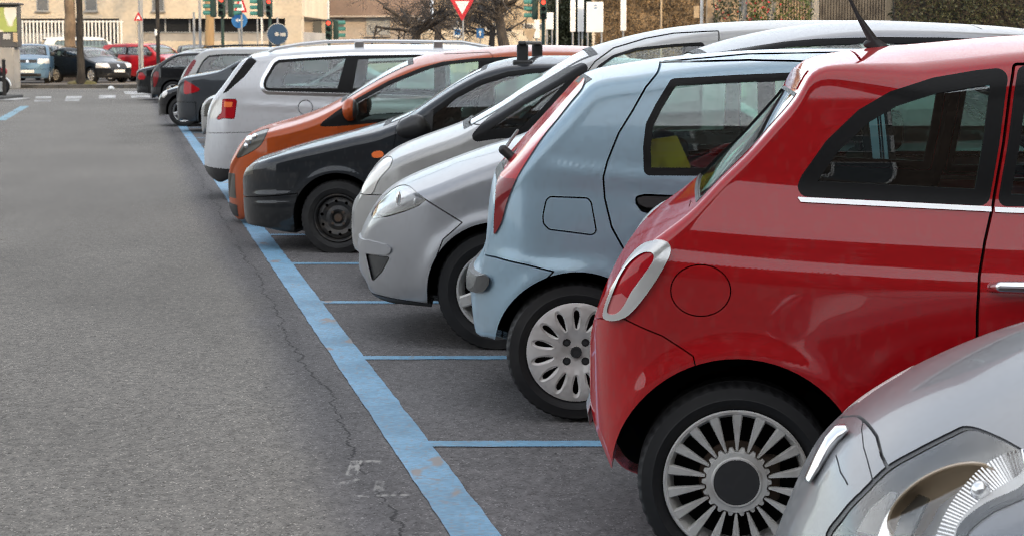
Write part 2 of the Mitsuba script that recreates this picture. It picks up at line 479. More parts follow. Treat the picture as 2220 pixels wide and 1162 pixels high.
class Car:
    """Cuts a Body into shell, panels, panes, lamps and trim and writes each as a part under key."""

    def __init__(self, key, label, body, place, cat='car', group=None, thick=0.03):
        self.key, self.body, self.place = numbered(key), body, place
        tag(self.key, label, cat, group)
        self.shell = body.at(0.0) - body.at(-thick)
        self.thick, self.rebates, self.holes = thick, [], []
        self.Y = body.W + 0.3

    def sides(self, c, side='both', y=None):
        y = y or self.Y
        return prism(c, -y, y) if side == 'both' else prism(c, -y, -0.02) if side == 'near' else prism(c, 0.02, y)

    def add(self, name, mesh, material, smooth=30, label=None):
        k = put(f'{self.key}__{name}', tm(mesh) if hasattr(mesh, 'to_mesh') else mesh, material, smooth, label)
        scene[k]['to_world'] = self.place
        return k

    def addm(self, name, m, material, side=None, label=None):
        k = putm(f'{self.key}__{name}', m, material, side, label)
        if k:
            scene[k]['to_world'] = self.place
        return k

    def layer(self, k0, k1, region):
        return (self.body.at(k0) - self.body.at(k1)) ^ region

    def wells(self, arches, depth=0.32):
        for x, z, R in arches:
            self.holes.append(cyl_y(x, z, R, -2, 2, 48))
            for s in (-1, 1):
                w0 = float(self.body.half(np.array(x), np.array(0.45)))
                y0, y1 = (-w0 - 0.1, -w0 + depth) if s < 0 else (w0 - depth, w0 + 0.1)
                c = m3.CrossSection.circle(R, 64).translate([x, z]) + m3.CrossSection.square([2 * R, 0.6]).translate([x - R, z - 0.6])
                hole = prism(c, y0, y1)
                self.shell = self.shell - hole
                yb0, yb1 = (-w0 - 0.1, -w0 + depth + 0.01) if s < 0 else (w0 - depth - 0.01, w0 + 0.1)
                lin = (prism(c.offset(0.012, JR, 2, 24), yb0, yb1) - hole) ^ self.body.at(-0.004)
                self.add('wheel_arch_liner', lin ^ box(-99, 99, -9, 9, 0.16, 9), 'liner', False)

    def panel(self, name, c, material, side='both', gap=0.004, label=None, region=None):
        """A separate panel with a real joint round it; written at once."""
        inner, outer = c.offset(-gap / 2, JR, 2, 16), c.offset(gap / 2, JR, 2, 16)
        pi, po = self.sides(inner, side), self.sides(outer, side)
        if region is not None:
            pi, po = pi ^ region, po ^ region
        p = self.shell ^ pi
        self.shell = self.shell - po
        k = self.pieces(name, p, material, 'notin', label)
        if region is None:                       # a rebate behind the joint, so that no light shows through it
            ring = c.offset(0.012, JR, 2, 16) - c.offset(-0.012, JR, 2, 16)
            self.rebates.append(self.layer(-self.thick - 0.001, -self.thick - 0.004, self.sides(ring, side)))
        return k

    def plan_panel(self, name, c, material, gap=0.005, z0=0.4, z1=2.0, label=None):
        """As panel(), for a region seen from above, in (x, y)."""
        p = self.shell ^ prism_z(c.offset(-gap / 2, JR, 2, 16), z0, z1)
        self.shell = self.shell - prism_z(c.offset(gap / 2, JR, 2, 16), z0, z1)
        return self.pieces(name, p, material, 'notin', label)

    def pieces(self, name, m, material, side=None, label=None):
        k = None
        cut = [c for c in m.decompose() if c.volume() > 2e-6]
        for c in (cut if len(cut) <= 4 else [m]):
            k = self.addm(name, c, material, side, label)
        return k

    def groove(self, pts, w=0.006, side='both', depth=0.012):
        self.shell = self.shell - (self.sides(stroke(pts, w), side) ^ (self.body.at(0.01) - self.body.at(-depth)))

    def pane(self, name, c, glass='glass', side='both', frame=0.022, inner=0.03, proud=0.0015, frame_mat='black_trim', deep=-0.006):
        """A pane in a rubber frame: cut out of the shell, the frame proud round it, a single sheet of glass a little below the surface."""
        sel = {'both': ('near', 'far'), 'near': ('near',), 'far': ('far',)}[side]
        hole = c.offset(frame * 0.5, JR, 2, 16)
        self.shell = self.shell - self.sides(hole, side)
        self.holes.append(self.sides(c, side))
        for s in sel:
            g = self.body.at(deep) ^ self.sides(c, s)
            self.addm(name, g, glass, 'out')
            ring = c.offset(frame, JR, 2, 16) - c.offset(-inner, JR, 2, 16)
            self.addm(name + '_frame', self.layer(proud, -0.014, self.sides(ring, s)) - self.layer(deep + 0.012, deep - 0.003, self.sides(c, s)) if inner <= 0 else self.layer(proud, -0.014, self.sides(ring, s)), frame_mat)

    def screen(self, name, base, head, wb, wh, glass='glass', frame=0.03, thickness=0.13):
        """A windscreen or rear screen between (x, z) base and head, half widths wb and wh."""
        b, h = np.array(base), np.array(head)
        d = (h - b) / np.linalg.norm(h - b)
        nrm = np.array([-d[1], d[0]])
        if nrm[1] < 0:
            nrm = -nrm

        def hull(gr):
            q = []
            for p, w in ((b - d * gr, wb + gr), (h + d * gr, wh + gr)):
                for o in (0.2, -thickness):
                    for s in (-1, 1):
                        q.append([p[0] + nrm[0] * o, s * w, p[1] + nrm[1] * o])
            return m3.Manifold.hull_points(np.array(q))
        big, mid, small = hull(frame), hull(0.0), hull(-min(0.02, frame))
        self.shell = self.shell - mid
        self.addm(name, self.body.at(-0.005) ^ mid, glass, 'out')
        self.addm(name + '_frame', self.layer(0.0015, -0.012, big - small), 'black_trim')

    def lamp(self, name, c, material, side='near', proud=0.004, deep=-0.02, label=None, cut=True, region=None):
        r = self.sides(c, side)
        if region is not None:
            r = r ^ region
        if cut:
            self.shell = self.shell - (self.sides(c.offset(0.004, JR, 2, 12), side) if region is None else r)
        return self.pieces(name, self.layer(proud, deep, r), material, 'notin', label)

    def finish(self, material, trim='cabin_dark', label=None):
        self.addm('body', self.shell, material, 'notin', label)
        self.addm('interior_trim', self.shell, trim, 'in')
        if self.rebates:
            m = m3.Manifold.batch_boolean(self.rebates, m3.OpType.Add)
            for h in self.holes:
                m = m - h
            k = self.addm('joint_rebate', m, 'liner')
            if k:
                tag(k, kind='stuff')

    # ---- cabin
    def seat(self, x, y, zs=0.55, w=0.50, back=0.62, lean=0.16, face=1, material='cabin_grey', head=True):
        """face = +1: the person would look towards +x."""
        f = face
        cush = rbox(min(x, x + f * 0.5), max(x, x + f * 0.5), y - w / 2, y + w / 2, zs - 0.14, zs, 0.06)
        bk = rbox(-0.06, 0.06, y - w / 2, y + w / 2, 0, back, 0.055).rotate([0, -f * math.degrees(lean), 0]).translate([x, 0, zs - 0.04])
        self.add('seat', cush + bk, material, 40)
        if head:
            hx = x - f * (back + 0.12) * math.sin(lean)
            hz = zs - 0.04 + (back + 0.10) * math.cos(lean)
            self.add('headrest', rbox(hx - 0.05, hx + 0.05, y - 0.13, y + 0.13, hz - 0.07, hz + 0.10, 0.045) + box(hx - 0.008, hx + 0.008, y - 0.06, y + 0.06, hz - 0.16, hz), 'cabin_dark', 40)

    def cabin(self, dash, front, rear, z=0.55, face=1, wy=0.37, material='cabin_grey', floor=0.3, headz=None, w=0.50):
        f = face
        W = self.body.W - 0.14
        self.add('dashboard', rbox(min(dash, dash - f * 0.55), max(dash, dash - f * 0.55), -W, W, z + 0.1, z + 0.36, 0.08), 'cabin_dark', 40)
        wx = dash - f * 0.62
        ring = trimesh.creation.torus(0.185, 0.016, major_sections=36, minor_sections=8)
        ring.apply_transform(trimesh.transformations.rotation_matrix(math.radians(90 - 25), [0, 1, 0]))
        if f < 0:
            ring.apply_transform(np.diag([-1, 1, 1, 1]))
            ring.invert()
        ring.apply_translation([wx, wy * f, z + 0.30])
        hub = trimesh.creation.cylinder(0.05, 0.05, sections=20)
        hub.apply_transform(trimesh.transformations.rotation_matrix(math.radians(65 * f), [0, 1, 0]))
        hub.apply_translation([wx, wy * f, z + 0.30])
        bar = trimesh.creation.box([0.02, 0.35, 0.03])
        bar.apply_translation([wx, wy * f, z + 0.30])
        self.add('steering_wheel', mesh_cat([ring, hub, bar]), 'cabin_dark', 30)
        for s in (-1, 1):
            self.seat(front, s * wy, z, w, face=f, material=material)
        if rear is not None:
            self.seat(rear, 0, z, 2 * W * 0.96, 0.55, 0.2, f, material, head=False)
            for s in (-1, 1):
                hx = rear - f * 0.14
                self.add('headrest', rbox(hx - 0.05, hx + 0.05, s * wy - 0.13, s * wy + 0.13, z + 0.5, z + 0.66, 0.045), 'cabin_dark', 40)

    def wheel(self, x, r, style, y=None, steer=0.0, both=True, z=None, width=0.19, rim=0.68, material='alloy', far=True):
        w0 = float(self.body.half(np.array(x), np.array(0.42)))
        for s in (-1, 1):
            if s > 0 and not far:
                continue
            k = numbered(f'{self.key}__wheel')
            yy = s * (w0 - (0.02 if y is None else y))
            m = self.place @ T4().translate([x, yy, z or r]) @ T4().rotate([0, 0, 1], steer)
            if s > 0:
                m = m @ T4().rotate([0, 0, 1], 180)
            for name, mesh, mt, sm in wheel_parts(r, width, rim, style, material):
                e = mikit.ply(mesh, mt, smooth=sm) if not isinstance(mesh, dict) else dict(mesh)
                e['to_world'] = m
                scene[numbered(f'{k}__{name}')] = e


WHEELS = {}


def wheel_parts(r, width, rim, style, material):
    """(name, ply dict, material, smooth) of one wheel; axle along y, the outer face at y = 0, the street side -y."""
    kk = (round(r, 3), round(width, 3), rim, style, material)
    if kk in WHEELS:
        return WHEELS[kk]
    R = r * rim
    # tyre: profile (radius, y), outer face at y=0
    sec = [(R * 0.97, 0.022), (R + 0.004, 0.012), (R + 0.012, 0.004), (R + (r - R) * 0.35, -0.004), (R + (r - R) * 0.42, -0.0065), (R + (r - R) * 0.46, -0.004), (r * 0.955, 0.000), (r * 0.972, 0.006), (r * 0.985, 0.014), (r * 0.994, 0.026),
           (r * 0.994, 0.030), (r, 0.036), (r * 1.0, 0.058), (r * 0.988, 0.060), (r * 0.988, 0.067), (r * 1.0, 0.069), (r * 1.0, width / 2)]
    sec = sec + [(a, width - b) for a, b in sec[::-1]]
    nseg = 144
    ang = np.arange(nseg) * 2 * math.pi / nseg
    V = []
    for q, (a, b) in enumerate(sec):
        k = min(q, len(sec) - 1 - q)
        rad = np.full(nseg, a)
        if 7 <= k <= 11:
            rad = rad - np.where(np.arange(nseg) % 3 == 0, 0.0065, 0.0)
        V.append(np.stack([rad * np.cos(ang), np.full(nseg, b), rad * np.sin(ang)], 1))
    V = np.vstack(V)
    i, j = np.meshgrid(np.arange(len(sec) - 1), np.arange(nseg), indexing='ij')
    a, b, c, d = i * nseg + j, i * nseg + (j + 1) % nseg, (i + 1) * nseg + (j + 1) % nseg, (i + 1) * nseg + j
    tyre = trimesh.Trimesh(V, np.vstack([np.stack([a, c, b], -1).reshape(-1, 3), np.stack([a, d, c], -1).reshape(-1, 3)]), process=False)
    out = [('tyre', tyre, 'rubber', 32)]
    rimp = np.array([[R * 0.985, -0.003], [R * 1.005, 0.002], [R * 1.0, 0.012], [R * 0.955, 0.016], [R * 0.93, 0.045], [R * 0.90, width - 0.02], [R * 0.86, width - 0.02], [R * 0.885, 0.042], [R * 0.915, 0.012], [R * 0.95, -0.001]])

    def ringof(prof):
        c = m3.CrossSection([np.array(prof)[::-1]]) if np.sum(prof[:, 0] * np.roll(prof[:, 1], -1) - prof[:, 1] * np.roll(prof[:, 0], -1)) < 0 else m3.CrossSection([np.array(prof)])
        return c.revolve(96).rotate([-90, 0, 0])

    def disc(r0, y0, y1, n=48, r1=None):
        return cyl_y(0, 0, r0, y0, y1, n, r1)
    brake = disc(R * 0.52, 0.075, 0.09) + disc(R * 0.25, 0.05, 0.09) + rbox(R * 0.25, R * 0.6, 0.055, 0.11, -0.07, 0.07, 0.02)
    back = disc(R * 0.9, width * 0.62, width * 0.68)

    def spoke(r0, r1, w0, w1, y0, y1, t0, t1):
        """A tapering bar from radius r0 to r1 along +x, dished y0 -> y1."""
        p = []
        for rr, w, y, t in ((r0, w0, y0, t0), (r1, w1, y1, t1)):
            for s in (-1, 1):
                p += [[rr, y, s * w * 0.36], [rr, y + 0.006, s * w * 0.5], [rr, y + t, s * w * 0.5]]
        return m3.Manifold.hull_points(np.array(p))

    def ringed(sp, n, off=0.0):
        return m3.Manifold.batch_boolean([sp.rotate([0, off + 360 * k / n, 0]) for k in range(n)], m3.OpType.Add)
    ring = ringof(rimp)
    if style == 'fan18':
        sp = ringed(spoke(R * 0.44, R * 0.945, 0.006, 0.030, 0.010, -0.001, 0.022, 0.024), 18, 10)
        tooth = ringed(spoke(R * 0.30, R * 0.46, 0.030, 0.014, 0.006, 0.009, 0.03, 0.02), 18, 0)
        hubr = disc(R * 0.42, 0.006, 0.04, 64)
        lip = ringof(np.array([[R * 0.315, 0.0], [R * 0.335, 0.0], [R * 0.35, 0.006], [R * 0.35, 0.012], [R * 0.31, 0.012]]))
        out += [('rim', ring, material, 30), ('hub', hubr + lip, material, 30), ('hub_cap', disc(R * 0.312, 0.002, 0.03, 64), 'black_plastic', 30)]
        for k in range(18):
            out.append(('spoke', spoke(R * 0.44, R * 0.945, 0.007, 0.033, 0.010, -0.001, 0.022, 0.024).rotate([0, 10 + 20 * k, 0]) + spoke(R * 0.36, R * 0.475, 0.032, 0.010, 0.006, 0.010, 0.03, 0.02).rotate([0, 20 * k, 0]), material, 30))
    elif style == 'cap12':
        prof = np.array([[0.0, 0.012], [R * 0.30, 0.010], [R * 0.45, -0.002], [R * 0.75, -0.008], [R * 0.93, -0.004], [R * 1.01, 0.002], [R * 1.01, 0.010], [R * 0.9, 0.012], [R * 0.5, 0.016], [0.0, 0.03]])
        dome = ringof(prof)
        holes, flutes = [], []
        for k in range(14):
            hp = curve([(R * 0.47, 0.0), (R * 0.58, -0.007), (R * 0.72, -0.013), (R * 0.82, -0.011), (R * 0.865, 0.0), (R * 0.82, 0.009), (R * 0.72, 0.010), (R * 0.58, 0.006)], 48, True)
            holes.append(prism(cs(hp), -0.1, 0.1).rotate([0, 13 + 360 / 14 * k, 0]))
            flutes.append(m3.Manifold.sphere(1.0, 28).scale([R * 0.30, 0.016, 0.021]).translate([R * 0.69, -0.012, 0]).rotate([0, 13 + 360 / 14 * k, 0]))
        cap = dome - m3.Manifold.batch_boolean(holes, m3.OpType.Add) - m3.Manifold.batch_boolean(flutes, m3.OpType.Add)
        bolts = [cyl_y(R * 0.27, 0, 0.017, -0.02, 0.05, 24).rotate([0, 45 + 90 * k, 0]) for k in range(4)]
        cap = cap - m3.Manifold.batch_boolean(bolts, m3.OpType.Add)
        out += [('hub_cap', cap, material, 25), ('rim', ringof(rimp + [0, 0.02]) + back, 'steel_black', 30),
                ('hub_badge', disc(R * 0.115, -0.002, 0.03, 32) - disc(R * 0.085, -0.02, 0.002, 32), 'black_plastic', 30)]
        for k in range(4):
            out.append(('wheel_bolt', (cyl_y(R * 0.27, 0, 0.0165, 0.016, 0.022, 24) + cyl_y(R * 0.27, 0, 0.010, 0.006, 0.02, 6)).rotate([0, 45 + 90 * k, 0]), 'black_plastic', 30))
        bl = None
    elif style == 'steel':
        prof = np.array([[0.0, 0.042], [R * 0.22, 0.042], [R * 0.26, 0.022], [R * 0.36, 0.014], [R * 0.52, 0.028], [R * 0.70, 0.014], [R * 0.86, 0.030], [R * 0.9, 0.05], [R * 0.7, 0.03], [R * 0.5, 0.05], [R * 0.2, 0.06], [0, 0.06]])
        dsc = ringof(prof)
        hs = [cyl_y(R * 0.70, 0, 0.0125, -0.05, 0.12, 20).rotate([0, 12 + 36 * k, 0]) for k in range(10)]
        dsc = dsc - m3.Manifold.batch_boolean(hs, m3.OpType.Add)
        hub = disc(R * 0.16, 0.014, 0.05, 24)
        out += [('rim', ring, 'steel_black', 30), ('wheel_disc', dsc, 'steel_black', 30), ('hub', hub, 'rusty_steel', 30)]
        for k in range(4):
            out.append(('wheel_bolt', cyl_y(R * 0.33, 0, 0.011, 0.006, 0.04, 6).rotate([0, 45 + 90 * k, 0]), 'rusty_steel', False))
    else:
        n = {'five': 5, 'six': 6, 'seven': 7, 'eight': 8}[style]
        out += [('rim', ring, material, 30), ('hub', disc(R * 0.20, 0.006, 0.05, 32), material, 30), ('hub_cap', disc(R * 0.11, 0.002, 0.02, 24), 'black_plastic', 30)]
        for k in range(n):
            out.append(('spoke', spoke(R * 0.12, R * 0.945, 0.06 * 5 / n + 0.01, 0.062 * 5 / n, 0.008, 0.0, 0.035, 0.03).rotate([0, 18 + 360 * k / n, 0]), material, 30))
    if style != 'cap12':
        out.append(('brake_disc', brake, 'rusty_steel', 30))
        out.append(('wheel_back', back, 'liner', 30))
    res = []
    for name, mesh, mt, sm in out:
        res.append((name, mikit.ply(tm(mesh) if hasattr(mesh, 'to_mesh') else mesh, mt, smooth=sm), mt, sm))
    WHEELS[kk] = res
    return res
# ------------------------------------------------------------------ ground and markings
LINE_X, LINE_S = 1.10, -0.187          # the long blue line: x = LINE_X + LINE_S * y


def line_x(y):
    return LINE_X + LINE_S * y


def asphalt(p, n, uv):
    u = p.x - (LINE_X + LINE_S * p.y)
    big = fbm(p.x * 0.35, p.y * 0.35, 0, 3)
    mid = fbm(p.x * 2.2, p.y * 1.1, 3, 3)
    grit = cell_rand(p.x * 165 + noise(p.x * 60, p.y * 60, 3) * 1.5, p.y * 120 + noise(p.x * 60, p.y * 60, 6) * 1.5)
    grit2 = noise(p.x * 48, p.y * 30, 5) * 0.5 + noise(p.x * 120, p.y * 70, 2) * 0.5
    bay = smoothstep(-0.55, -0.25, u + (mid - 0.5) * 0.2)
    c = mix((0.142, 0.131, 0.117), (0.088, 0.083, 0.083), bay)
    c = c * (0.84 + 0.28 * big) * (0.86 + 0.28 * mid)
    k = 0.56 + 0.88 * grit2
    k = k + smoothstep(0.93, 0.99, grit) * 1.0 - smoothstep(0.16, 0.02, grit) * 0.4
    c = c * k
    # oil drips in the bays, tyre scrubs, damp stains
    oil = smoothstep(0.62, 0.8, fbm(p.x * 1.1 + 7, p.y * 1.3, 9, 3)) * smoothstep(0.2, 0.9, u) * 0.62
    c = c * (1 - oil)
    wob = (fbm(p.y * 1.3, 2.0, 0, 3) - 0.5) * 0.09 + (noise(p.y * 9, 4.0) - 0.5) * 0.035 + (noise(p.y * 31, 4.0) - 0.5) * 0.018 + (noise(p.y * 83, 4.0) - 0.5) * 0.010
    q = dr.abs(u + 0.225 + wob)
    w = 0.0045 + 0.0075 * noise(p.y * 5, 1.0)
    crack = smoothstep(1.0, 0.35, q / w) * smoothstep(0.06, 0.2, noise(p.y * 2.3, 9.0))
    wob2 = (fbm(p.y * 0.9, 12.0, 0, 3) - 0.5) * 0.5 + (noise(p.y * 19, 14.0) - 0.5) * 0.03
    q2 = dr.abs(u + 0.55 + wob2)
    crack = crack + smoothstep(1.0, 0.3, q2 / 0.007) * smoothstep(0.55, 0.7, noise(p.y * 0.8, 19.0)) * 0.35
    side = smoothstep(0.16, 0.02, q + (mid - 0.5) * 0.1) * 0.14
    c = c * (1 - side) * (1 - 0.66 * dr.clip(crack, 0, 1))
    # old white paint and pale scrapes beside the seam
    sx, sy = p.x, p.y
    a = smoothstep(0.026, 0.018, dr.abs(sx + 0.592)) * smoothstep(0.15, 0.12, dr.abs(sy - 7.60))
    b = smoothstep(0.024, 0.014, dr.abs(sx + 0.475)) * smoothstep(0.10, 0.07, dr.abs(sy - 7.28)) * 0.6
    e = smoothstep(0.11, 0.08, dr.abs(sx + 0.46)) * smoothstep(0.022, 0.010, dr.abs(sy - 7.12 - (sx + 0.46) * 0.1)) * 0.7
    e = e + smoothstep(0.05, 0.03, dr.abs(sx + 0.59)) * smoothstep(0.035, 0.015, dr.abs(sy - 7.36 - (sx + 0.59) * 1.2)) * 0.7
    e = e + smoothstep(0.04, 0.02, dr.abs(sx + 0.53)) * smoothstep(0.03, 0.012, dr.abs(sy - 7.72)) * 0.8
    worn = smoothstep(0.25, 0.6, fbm(p.x * 60, p.y * 16, 2, 3))
    c = mix(c, mi.Color3f(0.32, 0.31, 0.29), dr.clip(a + b + e, 0, 1) * worn * 0.75)
    # long dark scuffs and repaired patches in the lane
    patch = smoothstep(0.52, 0.60, fbm(p.x * 0.5 + 3, p.y * 0.16, 4, 2)) * smoothstep(0.0, -0.8, u)
    c = c * (1 - 0.07 * patch)
    return c


def asphalt_bump(p, n, uv):
    return noise(p.x * 70, p.y * 70, 1) * 0.6 + noise(p.x * 160, p.y * 160, 2) * 0.4


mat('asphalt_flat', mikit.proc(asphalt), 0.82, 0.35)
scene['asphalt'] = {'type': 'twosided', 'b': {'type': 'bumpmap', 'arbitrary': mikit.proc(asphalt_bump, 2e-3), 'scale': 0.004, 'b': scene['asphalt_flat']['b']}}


def bluepaint(p, n, uv):
    g = noise(p.x * 60, p.y * 60, 1)
    c = mix((0.115, 0.235, 0.345), (0.145, 0.285, 0.41), fbm(p.x * 3, p.y * 3, 0, 3)) * (0.86 + 0.26 * g)
    c = c * (1 - 0.2 * smoothstep(0.45, 0.75, fbm(p.x * 4 + 8, p.y * 2.4, 1, 4)))
    wear = smoothstep(0.70, 0.80, fbm(p.x * 7 + 3, p.y * 3.4, 4, 4))
    wear = wear + smoothstep(0.62, 0.9, noise(p.x * 75, p.y * 75, 8)) * 0.45
    spot = smoothstep(0.075, 0.05, dr.sqrt(dr.square(p.x + 0.245) + dr.square((p.y - 7.18) * 0.45))) * smoothstep(0.3, 0.6, noise(p.x * 22, p.y * 9, 3))
    return mix(c, (0.20, 0.175, 0.16), dr.clip(wear + spot, 0, 0.9))


mat('blue_line_paint', mikit.proc(bluepaint), 0.6, 0.4)
mat('white_line_paint', mikit.proc(lambda p, n, uv: mix((0.36, 0.355, 0.34), (0.10, 0.095, 0.09), smoothstep(0.42, 0.7, fbm(p.x * 3, p.y * 3, 4, 4)))), 0.65, 0.4)
mat('old_blue_paint', mikit.proc(lambda p, n, uv: mix((0.15, 0.25, 0.30), (0.10, 0.10, 0.10), smoothstep(0.6, 0.85, fbm(p.x * 3, p.y * 2, 4, 4)))), 0.65, 0.4)

xs = np.r_[-400, -120, -60, np.linspace(-30, 30, 31), 60, 120, 400]
ys = np.r_[-300, -100, -40, np.linspace(-10, 90, 41), 150, 400, 700]
X, Y = np.meshgrid(xs, ys, indexing='ij')
nx, ny = X.shape
i, j = np.meshgrid(np.arange(nx - 1), np.arange(ny - 1), indexing='ij')
a = i * ny + j
tag(put('road', (np.stack([X.ravel(), Y.ravel(), 0 * X.ravel()], 1), np.stack([a, a + ny, a + ny + 1, a + 1], -1).reshape(-1, 4)), 'asphalt', True), 'grey worn asphalt street with a cracked seam running along it', kind='structure')


def strip(key, pts, w, material, z=0.004, step=0.12, rough=0.0022):
    """A painted stripe with slightly ragged edges along pts (x, y)."""
    p = dense(pts, max(4, int(np.linalg.norm(np.array(pts[-1]) - pts[0]) / step)), 0)
    t = np.gradient(p, axis=0)
    t /= np.linalg.norm(t, axis=1, keepdims=True)
    nrm = np.stack([-t[:, 1], t[:, 0]], 1)
    r = rng.normal(0, rough, (len(p), 2))
    L, R = p + nrm * (w / 2 + r[:, :1]), p - nrm * (w / 2 + r[:, 1:])
    m = len(p)
    V = np.vstack([np.c_[L, np.full(m, z)], np.c_[R, np.full(m, z)]])
    k = np.arange(m - 1)
    k = put(key, (V, np.stack([k, k + m, k + m + 1, k + 1], 1)), material)
    return k


k = strip('blue_line', [(line_x(y), y) for y in (3.0, 20, 40, 60.0)], 0.162, 'blue_line_paint', 0.006)
tag(k, 'long blue line along the ends of the parking bays', kind='structure')
BAYS = [5.75] + [8.05 + 2.27 * q for q in range(0, 22)]
for q, y in enumerate(BAYS):
    k = strip('bay_line', [(line_x(y) + 0.07, y), (line_x(y) + 4.9, y + 0.02)], 0.118, 'blue_line_paint', 0.004)
    tag(k, 'blue line between two parking bays', kind='structure', group='blue bay lines')
# ------------------------------------------------------------------ the red hatchback


frame(-5.5, 1.0, 5.9)
D, W = 5.88, 0.813
C = D + W
top = ats([(1260, 840), (1260, 800), (1263, 762), (1277, 705), (1302, 640), (1338, 578)], D + .2) + ats([(1383, 522)], D + .28) + ats([(1432, 477)], D + .42) + ats([(1470, 443)], D + .58) + ats([(1508, 406)], D + .75) + ats([(1560, 345)], C + .1) + ats([(1610, 288), (1660, 232), (1700, 186), (1713, 162)], C + .35) + ats([(1724, 138), (1742, 125)], C + .35)
top += ats([(1790, 117), (1833, 111), (1900, 103), (2023, 92), (2205, 77)], C)
top += [(1.95, 1.612), (2.2, 1.585), (2.45, 1.49), (2.75, 1.31), (3.02, 1.12), (3.3, 1.02), (3.55, 0.92), (3.72, 0.78), (3.79, 0.6), (3.80, 0.52)]
bot = ats([(1260, 840), (1265, 910)], D + .2) + ats([(1304, 1010), (1339, 1062), (1385, 1080)], D) + [(0.6, 0.18), (3.3, 0.17), (3.62, 0.25), (3.76, 0.36), (3.80, 0.52)]
whx, whz = at(1597, 1045, D + 0.03)
fx = whx + 2.30
red = Body(top, bot, W, left=(0.24, 2.6), right=(0.6, 2.4), belt=1.09, soft=0.05, lean=0.10, curl=0.20, barrel=0.012, tuck=0.05,
           steps=(ats([(1200, 552), (1330, 560), (1450, 573), (1700, 596), (2130, 622), (2300, 630)], D) + [(3.8, 0.8)], [(-.4, -.004), (-.12, 0), (0, 0.0), (.045, -.017), (.10, -.021), (.25, -.068), (.6, -.068)], 0.020),
           flares=[(whx, whz, 0.375, 0.016), (fx, whz, 0.375, 0.016)], crown=[(0.2, 0.02), (0.4, 0.018), (0.55, 0.016), (0.85, 0.018), (0.95, 0.03), (1.15, 0.05), (1.6, 0.045), (2.2, 0.05), (2.8, 0.10), (3.2, 0.06)], edge=[(0.2, 0.06), (0.4, 0.05), (0.55, 0.035), (0.85, 0.035), (0.95, 0.06), (1.2, 0.12), (2.2, 0.12), (3, 0.08)], n=200, k=90, sig=0.028)
car = Car('hatchback', 'glossy red small hatchback with chrome-ringed tail lamp, nearest whole car of the row', red, placed(C), group='cars parked nose-in or tail-out along the blue line')
car.wells([(whx, whz, 0.372), (fx, whz, 0.372)])
E = D + 0.10
dlo = cs(on(red, C, [(1724, 426), (1722, 416), (1738, 381), (1791, 306), (1861, 239), (1930, 199), (2023, 169), (2116, 153)]) + [on(red, C, [(2215, 143)])[0], (1.95, 1.50), (2.28, 1.44), (2.62, 1.24), (2.74, 1.12)] + on(red, C, [(2160, 448)]), 0.02)
bx = [on(red, C, [(2198, 140)])[0], on(red, C, [(2191, 190)])[0], on(red, C, [(2175, 316)])[0], on(red, C, [(2152, 450)])[0]]
door_edge = bx + on(red, C, [(2135, 525), (2123, 600), (2119, 680), (2118, 760)]) + [(on(red, C, [(2120, 830)])[0][0], 0.45), (on(red, C, [(2150, 900)])[0][0], 0.32)]
door = cs(door_edge + [(2.45, 0.30), (2.62, 0.36), (2.66, 0.6), (2.66, 1.12), (2.3, 1.46), (2.0, 1.52)], 0.012)
# rear quarter pane, door pane
xb = np.array(bx)
quarter = dlo ^ cs([(-1, 0.5), (-1, 2.5)] + [(x - 0.012, z) for x, z in [(bx[0][0] + 0.02, 2.5)] + bx + [(bx[-1][0] - 0.05, 0.5)]], 0)
dwin = dlo ^ cs([(x + 0.012, z) for x, z in [(bx[0][0] + 0.02, 2.5)] + bx + [(bx[-1][0] - 0.05, 0.5)]] + [(9, 0.5), (9, 2.5)], 0)
car.panel('door', door, 'paint_red', gap=0.008, label='red door at the right edge of the picture') if False else None
quarter_in = quarter.offset(-0.030, JR, 2, 16)
dwin_in = dwin.offset(-0.024, JR, 2, 16)
car.pane('rear_quarter_window', quarter_in, 'glass_dark', frame=0.030, inner=0.016)
car.pane('door_window', dwin_in, 'glass_dark', frame=0.024, inner=0.01)
for s in ('near', 'far'):
    strip_c = cs(on(red, C, [(1728, 427), (2149, 448), (2149, 459), (1736, 438)]), 0.002)
    car.addm('chrome_strip', car.layer(0.006, -0.008, car.sides(strip_c, s)), 'satin_chrome')
    car.addm('chrome_strip', car.layer(0.006, -0.008, car.sides(cs([on(red, C, [(2156, 449)])[0], (2.7, 1.075), (2.7, 1.06), on(red, C, [(2157, 460)])[0]]), s)), 'satin_chrome')
car.panel('door', door, 'paint_red', gap=0.009)
# rear screen, tailgate, bumper
car.screen('rear_window', at(1512, 402, C), at(1700, 190, C), 0.645, 0.575, 'glass', 0.006)
# lamps
lampc = curve(on(red, C, [(1418, 521), (1442, 522), (1454, 536), (1448, 562), (1413, 621), (1371, 674), (1342, 691), (1316, 690), (1308, 678), (1319, 638), (1348, 580), (1383, 536)]), 60, True)
inner = curve(on(red, C, [(1389, 548), (1408, 545), (1417, 552), (1414, 568), (1393, 598), (1369, 631), (1352, 662), (1337, 677), (1322, 678), (1317, 668), (1326, 641), (1344, 597), (1365, 566)]), 60, True)
lc, li = cs(lampc), cs(inner)
bh = red.half
for s in ('near', 'far'):
    rg = box(-9, 9, -2, -0.47, 0, 3) if s == 'near' else box(-9, 9, 0.47, 2, 0, 3)
    car.lamp('tail_lamp', li, 'red_lens', s, 0.010, -0.03, cut=False, region=rg)
    car.lamp('reversing_lamp', li ^ cs(on(red, C, [(1300, 642), (1348, 634), (1372, 655), (1340, 700), (1300, 690)])), 'pink_lens', s, 0.0112, -0.01, cut=False, region=rg)
    car.lamp('tail_lamp_chrome', lc - li, 'lamp_surround', s, 0.016, -0.03, cut=False, region=rg)
